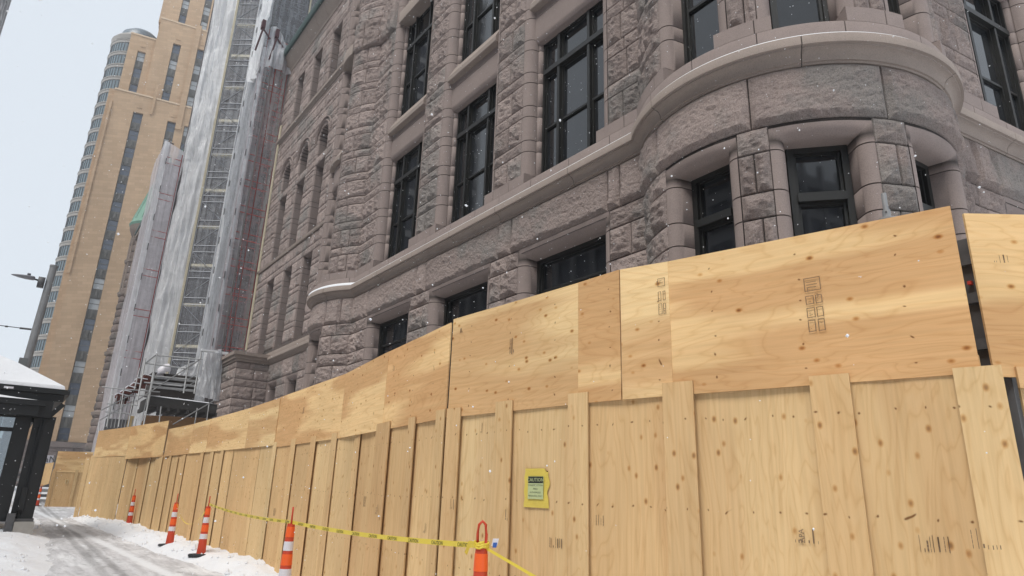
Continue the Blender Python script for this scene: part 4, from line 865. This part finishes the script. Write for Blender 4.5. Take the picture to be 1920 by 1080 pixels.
# ------------------------------------------------------------------ tan tower
TA = radians(10)
def tw(x, y, z): return np.array([2.7+x*cos(TA)+y*sin(TA), 150-x*sin(TA)+y*cos(TA), z])
class GT(G):
    def bx(s, x0, x1, y0, y1, z0, z1, t=1.0): s.box(tw(x0, y0, z0), tw(x1, y0, 0)-tw(x0, y0, 0), tw(x0, y1, 0)-tw(x0, y0, 0), (0, 0, z1-z0), t)
TT = thing('office_tower', 'tall tan stone setback tower with dark vertical window strips and curved glass corner', 'building')
a = M('tan_limestone'); v = a.co(); br = a.n('ShaderNodeTexBrick', {'Vector': a.n('ShaderNodeMapping', {0: a.n('ShaderNodeTexCoord').outputs['Object'], 'Rotation': (pi/2, 0, TA)}).outputs[0], 'Scale': 1.0, 'Mortar Size': .012, 'Brick Width': 1.6, 'Row Height': .62, 'Color1': (.46, .315, .195, 1), 'Color2': (.55, .385, .245, 1), 'Mortar': (.36, .26, .17, 1), 'Bias': -.2})
c = a.mix(.5, br.outputs[0], a.ramp(a.noise(a.co((.3, .3, .08)), 1.0, 5, .6).outputs[0], [(.3, (.8, .8, .8)), (.7, (1.12, 1.12, 1.12))]), 'MULTIPLY'); TAN = a.pr(c, .85)
TSP = simple('dark_spandrel', (.13, .125, .115), .5, .35, .8); TGL = M('tower_glass'); TGL = TGL.pr((.09, .11, .15), .15, None, Specular_IOR_Level=.8)
TBL = M('window_blind'); TBL = TBL.pr((.45, .48, .5), .5); TEAL = M('bay_glass'); TEAL = TEAL.pr((.12, .165, .19), .15, None, Specular_IOR_Level=.9)
def face(x0, x1, z0, z1, y, strips, ledge=True):
    g = GT(); xs_ = [x0]
    for xa, xb, za, zb in strips:
        g.bx(xs_[-1], xa, y, y+1.2, z0, z1); xs_.append(xb)
        if za > z0: g.bx(xa, xb, y, y+1.2, z0, za)
        if zb < z1: g.bx(xa, xb, y, y+1.2, zb, z1); g.bx((xa+xb)/2-.45, (xa+xb)/2+.45, y-.1, y, min(zb+1.1, z1-.4), min(zb+1.5, z1-.1), .45)
    g.bx(xs_[-1], x1, y, y+1.2, z0, z1); g.bx(x0, x1, y+1.6, y+14, z0, z1-.2, .6)
    g.bx(x0, x1, y+1.2, y+1.6, z1-1.5, z1-.05); g.build('tower_wall', TAN, TT, False)
    if ledge: g = GT(); g.bx(x0-.1, x1+.1, y-.12, y+.5, z1, z1+.35); g.build('parapet', simple('pale_parapet', (.62, .48, .34), .8), TT, False)
    for xa, xb, za, zb in strips:
        g = GT(); panes = []; z = zb; r2 = random.Random(int(xa*10+za))
        while z > za+.5:
            z2 = max(za, z-2.3); pn = GT(); bl = r2.random() < .34; pn.bx(xa+.1, xb-.1, y+.55, y+.6, z2, z); panes.append((pn, bl)); 
            g.bx(xa, xb, y+.45, y+.62, z-.08, z+.06); g.bx(xa, xb, y+.5, y+.62, (z+z2)/2-.05, (z+z2)/2+.05)
            z3 = max(za, z2-1.9)
            if z2-z3 > .3:
                g.bx(xa, xb, y+.4, y+.9, z3, z2-.002); m_ = (xa+xb)/2; g.bx(m_-.28, m_+.28, y+.3, y+.4, z3+.25, z2-.3, 1.6); g.bx(m_-.14, m_+.14, y+.24, y+.3, z3+.5, z2-.15, 1.9); g.bx(m_-.55, m_-.42, y+.34, y+.4, z3+.15, z2-.15, 1.5); g.bx(m_+.42, m_+.55, y+.34, y+.4, z3+.15, z2-.15, 1.5)
            z = z3
        st = g.build('window_strip', TSP, TT, False); [q.build('blind' if bl else 'pane', TBL if bl else TGL, st, False) for q, bl in panes]
face(.3, 30, 8, 82, 0, [(4.5, 6.4, 8, 77.8), (11.2, 12.9, 8, 77.6), (14.6, 16.4, 8, 77.4), (20, 21.7, 8, 77.4)])
face(.6, 5.6, 82, 97.3, 1.2, [(2.5, 4.1, 82.5, 93.5)]); face(5.6, 30, 82, 103, .6, [(9.0, 10.6, 82.6, 97.6), (14.0, 15.7, 82.6, 98), (18.6, 20.2, 82.6, 98)])
face(5.0, 30, 103, 140, 2.2, [(8.8, 10.3, 103.6, 128), (13.4, 14.9, 103.6, 128), (18, 19.5, 103.6, 128)])
g = GT(); g.bx(-.8, .3, .6, 12, 8, 82.2); g.bx(-.35, .3, .3, .6, 8, 80.5); g.bx(7.6, 8.1, -.25, 0, 78, 85.5); g.bx(-.1, .35, -.25, 0, 40, 79); g.bx(12.9, 14.0, -.3, 0, 76, 84.5); g.bx(12.9, 14, .3, .6, 84.5, 104); g.build('pilaster', TAN, TT, False)
cB = tw(1.65, 9.5, 0); g = G(); ggl = G(); gm = G(); RB = 5.6
for z in np.arange(5.4, 95, 3.3):
    ggl.lathe(cB, [(RB-.15, z), (RB-.15, z+2.2)], 40, 120, 300); g.lathe(cB, [(RB-.15, z+2.2), (RB, z+2.25), (RB, z+2.85), (RB+.12, z+2.9), (RB+.12, z+3.1), (RB, z+3.15), (RB-.15, z+3.3)], 40, 120, 300)
    for k in range(24): a_ = radians(125+k*7.3); x_, y_ = cB[0]+(RB-.1)*cos(a_), cB[1]+(RB-.1)*sin(a_); gm.tube([(x_, y_, z), (x_, y_, z+2.2)], .06, 4)
g.lathe(cB, [(RB, 97.8), (RB+.2, 98.8), (RB-.3, 99.5), (RB-1.2, 100.3)], 40, 100, 340)
bay = g.build('curved_bay', simple('bay_stone', (.29, .275, .255), .7, .15, 1), TT, True, 40); ggl.build('curved_glass', TEAL, bay, True); gm.build('mullions', DSTEEL, bay, False)
g = G(); g.lathe(cB, [(RB-1.2, 100.2), (RB-1.5, 101.6), (RB-2.8, 102.8), (.1, 103.6)], 32); g.build('roof_dome', simple('blue_grey_metal', (.1, .13, .16), .4, .2, 2), TT, True)
mTB = lambda s, d, z: np.stack([s+0*d, 148.6-d+0*s, z+0*s+0*d], -1)
g = G(); wall(g, mTB, -14, 34, 0, 7.9, [1.2, 2.3, 3.3, 4.3, 5.3, 6.2, 7.1], [(4.2, 6.4, 1, 5.2), (8.2, 10.4, 1, 5.2), (-2, .6, 1, 5.2)], .12, .3, None, (1.0, 2.0)); g.bx(-14, 34, 148.7, 150, 0, 7.8, .35); g.bx(-14.2, 34, 148.3, 149.5, 7.0, 7.95)
g.build('granite_base', ROCKFAR, TT, False)
# sign board and street clutter left of the far fence
sgn = thing('street_sign', 'small white sign with dark letters above the far plywood fence', 'sign')
p, q = on_y(77, 868, 60), on_y(101, 854, 60); g = G(); g.bx(p[0], q[0], 60, 60.1, p[2], q[2]); g.build('sign_panel', simple('sign_white', (.6, .58, .62), .6), sgn, False); g = G(); g.tube([(q[0]-.3, 60.15, 0), (q[0]-.3, 60.15, q[2])], .05, 6); g.build('sign_post', DSTEEL, sgn, True)
letters('sign_lettering', [('MaN', .62, (p[0]+q[0])/2-.05, (p[2]+q[2])/2-.02)], lambda x, y: (x, 59.98, y), simple('sign_print', (.08, .09, .09), .6), sgn)
cr = thing('stacked_barriers', 'grey stacked railings in the distance behind the tiny far cone', 'barriers')
for k in range(7): g = G(); p, q = on_y(72, 948-k*8, 52), on_y(100, 945-k*8, 52); g.bx(p[0]-1.2, q[0], 52+.1*k, 52.2+.1*k, .05+k*.3, .22+k*.3); g.build('rail', (STEEL, DSTEEL)[k % 2], cr, False)
# ------------------------------------------------------------------ building across the street (seen top left and in the glass)
OB = thing('office_block', 'pale framed office block at the top left corner of the photo', 'building')
OG = M('dark_office_glass'); OG = OG.pr((.05, .045, .06), .1); OW = simple('pale_office_frame', (.36, .35, .35), .7, .1, .2)
def block_bld(x0, x1, y0, y1, z1, fl=3.8, bay=3.0):
    g = G(); g.bx(x0, x1-.4, y0+.4, y1-.4, 0, z1-.3); gl_ = g.build('glazing', OG, OB, False)
    g = G(); z = 0
    while z <= z1: g.bx(x1-.4, x1, y0, y1, z, z+1.1); g.bx(x0, x1-.4, y0, y0+.4, z, z+1.1); g.bx(x0, x1-.4, y1-.4, y1, z, z+1.1); z += fl
    g.build('floor_band', OW, OB, False); g = G(); y = y0
    while y < y1: g.bx(x1-.35, x1+.15, y, y+.5, 0, z1+1); y += bay
    g.bx(x1-.4, x1+.18, y1-.5, y1+.02, 0, z1+1); x = x0
    while x < x1-.5: g.bx(x, x+.5, y0-.15, y0+.35, 0, z1+1); x += bay
    g.build('mullion', OW, OB, False)
block_bld(-40, -14.1, 92, 118.3, 96); block_bld(-45, -26, -70, 91.5, 36)
# ------------------------------------------------------------------ street lamp, cable, shelter
LP = thing('street_lamp', 'grey steel pole with a flat lamp head pointing left, rising behind the shelter', 'street lamp')
YL = 27; top_ = on_y(104, 500, YL); xb_ = -.02
g = G(); g.tube([(xb_-.03, YL, 0), (xb_, YL, 5), (xb_+.07, YL, top_[2])], [.13, .12, .11], 14); g.tube([(xb_+.07, YL, top_[2]-.03), (xb_+.07, YL, top_[2]+.03)], .122, 14); g.build('pole', simple('weathered_pole', (.25, .255, .26), .6, .3, 3), LP, True, 40)
g = G(); g.bx(xb_-.22, xb_+.02, YL-.15, YL+.15, 3, on_y(43, 672, YL)[2]); g.build('control_box', simple('weathered_pole2', (.14, .15, .15), .6, .3, 3), LP, False)
hh = on_y(60, 524, YL); hz_ = hh[2]; 
g = G(); g.tube([(xb_-.1, YL, hz_-.02), (xb_-.38, YL, hz_+.03)], .03, 8); g.bx(xb_-.27, xb_-.07, YL-.12, YL+.12, hz_-.22, hz_+.12); g.build('arm', DSTEEL, LP, True)
g = G(); P = []
for x_, w_, h_ in ((-.36, .07, .07), (-.4, .13, .1), (-.62, .15, .1), (-.85, .13, .06), (-1.02, .05, .015)): P.append([(xb_+x_, YL+w_*cos(a_), hz_+.05+h_*.7*sin(a_)) for a_ in np.linspace(0, 2*pi, 16, False)])
g.grid(np.array(P), 1, True); g.tube([(xb_-.55, YL, hz_+.12), (xb_-.55, YL, hz_+.19)], .05, 8); g.build('lamp_head', simple('lamp_grey', (.2, .2, .22), .5, .1), LP, True)
cz = on_y(62, 618, YL); wr = thing('overhead_cable', 'thin cable running left from the street lamp pole', 'cable'); g = G(); g.tube([(xb_-.1, YL, cz[2]), (-2, YL-.5, cz[2]-.12), (-6, YL-1, cz[2]+.05), (-14, YL-2, cz[2]+.9)], .014, 6); g.build('wire', DSTEEL, wr, True); g = G(); g.tube([(xb_-.42, YL-.05, cz[2]-.02), (xb_-.1, YL, cz[2])], .035, 6); g.tube([(-.75, YL-.2, cz[2]-.05), (-.83, YL-.2, cz[2]-.055)], .03, 6); g.build('insulator', DSTEEL, wr, True)
SH = thing('transit_shelter', 'black steel transit shelter with a snow covered hipped roof on the left', 'shelter')
Ys = 21.4
def sh(x, y, dy=0): return on_y(x, y, Ys+dy)
ev = sh(126, 735); ex_ = ev[0]; ez = 3.78
g = G(); P = [[(-6, Ys-.1, ez), (-6, 27, ez), (ex_-.02, 27, ez), (ex_-.02, Ys-.1, ez)]]
def hip(t, z, inx): return [(-6+inx*t, Ys-.1+2.6*t, z), (-6+inx*t, 27-2.6*t, z), (ex_-.06-2.35*t, 27-2.6*t, z), (ex_-.06-2.35*t, Ys-.1+2.6*t, z)]
P = [hip(0, ez, 1), hip(.012, ez+.09, 1), hip(.5, ez+.75, 1), hip(.97, ez+1.28, 1)]; g.grid(np.array([r_ for r_ in P]), 1, True); g.grid(np.array([P[-1][:2], P[-1][3:1:-1]])); g.build('roof_snow', SNOW, SH, False)
g = G(); g.bx(-6.1, ex_+.06, Ys-.15, 27.1, ez-.14, ez-.01); g.bx(-6, ex_-.04, Ys-.05, 27, ez-.33, ez-.145); g.build('roof_fascia', BLACK, SH, False)
g = G(); g.bx(-6, .62, Ys-.35, Ys-.1, 3.28, 3.42); g.bx(-6, .5, Ys-.3, Ys-.12, 3.02, 3.275); g.bx(.4, .78, Ys-.2, Ys+.1, 3.0, 3.44); g.build('eave_beam', BLACK, SH, False)
g = G(); P = []
for x_ in np.linspace(-6, .45, 30): h_ = .1*min(1, (.45-x_)/1.2+.02); P.append([(x_, Ys-.36, 3.42), (x_, Ys-.33, 3.42+h_*.7), (x_, Ys-.2, 3.42+h_), (x_, Ys-.1, 3.42)])
g.grid(np.array(P)); g.build('beam_snow', SNOW, SH, True)
g = G(); g.beam((.72, Ys, 3.0), (1.0, Ys, 3.4), .1, .12); g.build('bracket', BLACK, SH, False)
for x0, x1, d0, nm in ((.66, .92, 0, 'column'), (.45, .6, .15, 'column'), (.05, .4, .1, 'column'), (.60, .66, .05, 'glazing_bar')):
    g = G(); g.bx(x0, x1, Ys+d0, Ys+d0+.25, .42, 3.05); 
    g.bx(x0+.03, x1-.03, Ys+d0-.02, Ys+d0, .5, 3.0); g.build(nm, BLACK, SH, False)
g = G(); g.bx(.4, .46, Ys+.3, Ys+5, .4, .5); g.bx(.4, .46, Ys+.3, Ys+5, 2.9, 3.05); g.bx(.56, .68, Ys-.05, Ys-.03, .7, 1.25); g.bx(.45, .66, Ys+.1, Ys+.3, 1.0, 2.55); g.bx(.45, .66, Ys+.1, Ys+.3, 2.78, 3.0); g.build('service_panel', BLACK, SH, False)
g = G(); g.bx(.45, .66, Ys+.32, Ys+.35, 2.5, 2.8); g.build('tan_notice', simple('tan_card', (.42, .3, .18), .7), SH, False)
g = G(); g.bx(-6, .05, Ys+.2, Ys+.28, 2.62, 2.72); g.bx(-6, .05, Ys+.2, Ys+.28, .5, .6); g.bx(-.25, -.19, Ys+.2, Ys+.28, .6, 2.62); g.bx(-6, .05, Ys+.2, Ys+.28, 2.98, 3.03)
for x_ in (-5, -4, -3, -2, -1): g.bx(x_, x_+.07, Ys+.2, Ys+.28, .6, 2.62)
g.build('window_frame', BLACK, SH, False)
g = G(); g.bx(-6, .05, Ys+.235, Ys+.245, .6, 2.98); a = M('shelter_glass'); tr = a.n('ShaderNodeBsdfTransparent', {0: (.6, .65, .66, 1)}); gl = a.n('ShaderNodeBsdfGlossy', {0: (.8, .85, .9, 1), 1: .05}); ms = a.n('ShaderNodeMixShader', {0: .25, 1: tr.outputs[0], 2: gl.outputs[0]}); a.t.links.new(ms.outputs[0], a.o.inputs[0]); g.build('glass_panel', a.m, SH, False)
g = G(); 
for x_ in (-5.6, -3, -.4): g.bx(x_, x_+.15, 26.4, 26.6, 0, 3.5)
g.build('rear_column', BLACK, SH, False)
g = G(); g.bx(.56, .97, Ys-.25, Ys+.3, -.1, .43); o = g.build('concrete_footing', CONC, SH, False)
g = G(); g.bx(.38, .55, Ys-.15, Ys+.2, .12, .62); g.bx(.55, .95, Ys-.05, Ys+.3, .432, .5); g.build('base_plate', DSTEEL, SH, False)
g = G(); g.bx(-.35, -.15, Ys-.16, Ys-.15, ez-.11, ez-.06); g.build('route_label', WH, SH, False)
# ------------------------------------------------------------------ falling snow
V = []; F = []; n_ = 9000
pts = np.stack([rng.uniform(-2.5, 9.0, n_), rng.uniform(.2, 15, n_), rng.uniform(.3, 13, n_)], -1)
dist = np.linalg.norm(pts-[0, 0, CAMZ], axis=1); pts = pts[dist > 2.2]; rad = np.minimum(rng.gamma(3.0, .0011, len(pts))+.0009, .0075)
base = np.array([(1, 0, 0), (-1, 0, 0), (0, 1, 0), (0, -1, 0), (0, 0, 1), (0, 0, -1)], float)
tri = np.array([(0, 2, 4), (2, 1, 4), (1, 3, 4), (3, 0, 4), (2, 0, 5), (1, 2, 5), (3, 1, 5), (0, 3, 5)])
VV = (pts[:, None, :]+base[None]*rad[:, None, None]*rng.uniform(.6, 1.3, (len(pts), 6, 1))).reshape(-1, 3); FF = (tri[None]+(np.arange(len(pts))*6)[:, None, None]).reshape(-1, 3)
me = bpy.data.meshes.new('falling_snow'); me.from_pydata(VV.tolist(), [], FF.tolist()); fl = M('snowflake'); fl = fl.pr((.9, .92, .95), .8); me.materials.append(fl)
o = bpy.data.objects.new('falling_snow', me); C.objects.link(o); tag(o, 'small white snowflakes falling through the air in front of the building', 'snow', kind='stuff')
# ------------------------------------------------------------------ lumps of ploughed snow along the hoarding
n_ = 300; yy = 11+22*rng.random(n_)**1.1; xx = lerp(PR, yy)+rng.uniform(-.12, .95, n_)*np.clip((lerp([(10, 4.1), (20, 4.0), (27, 3.8), (32, 3.0)], yy)-lerp(PR, yy)), .1, 1)
side = rng.random(n_) < .3; xx = np.where(side, lerp(PL, yy)-rng.uniform(-.05, .8, n_), xx); zz = hgt(xx, yy); rd = rng.gamma(2.0, .009, n_)+.008
pp = np.stack([xx, yy, zz+rd*.2], -1); VV = (pp[:, None, :]+base[None]*rd[:, None, None]*rng.uniform(.6, 1.5, (n_, 6, 1))).reshape(-1, 3); FF = (tri[None]+(np.arange(n_)*6)[:, None, None]).reshape(-1, 3)
me = bpy.data.meshes.new('snow_lumps'); me.from_pydata(VV.tolist(), [], FF.tolist()); me.materials.append(SNOW)
o = bpy.data.objects.new('snow_lumps', me); C.objects.link(o); tag(o, 'small broken lumps of snow scattered on the banks beside the path', 'snow', kind='stuff')
# ------------------------------------------------------------------ snowy air
g = G(); g.bx(-60, 60, -75, 190, -1.5, 155); hm = M('snowy_air'); pv = hm.n('ShaderNodeVolumePrincipled', {'Color': (.86, .9, .96, 1), 'Density': .001}); hm.t.links.new(pv.outputs[0], hm.o.inputs['Volume'])
o = g.build('haze', hm.m, None, False); tag(o, 'thin pale snowy haze filling the air over the street', 'haze', kind='stuff')
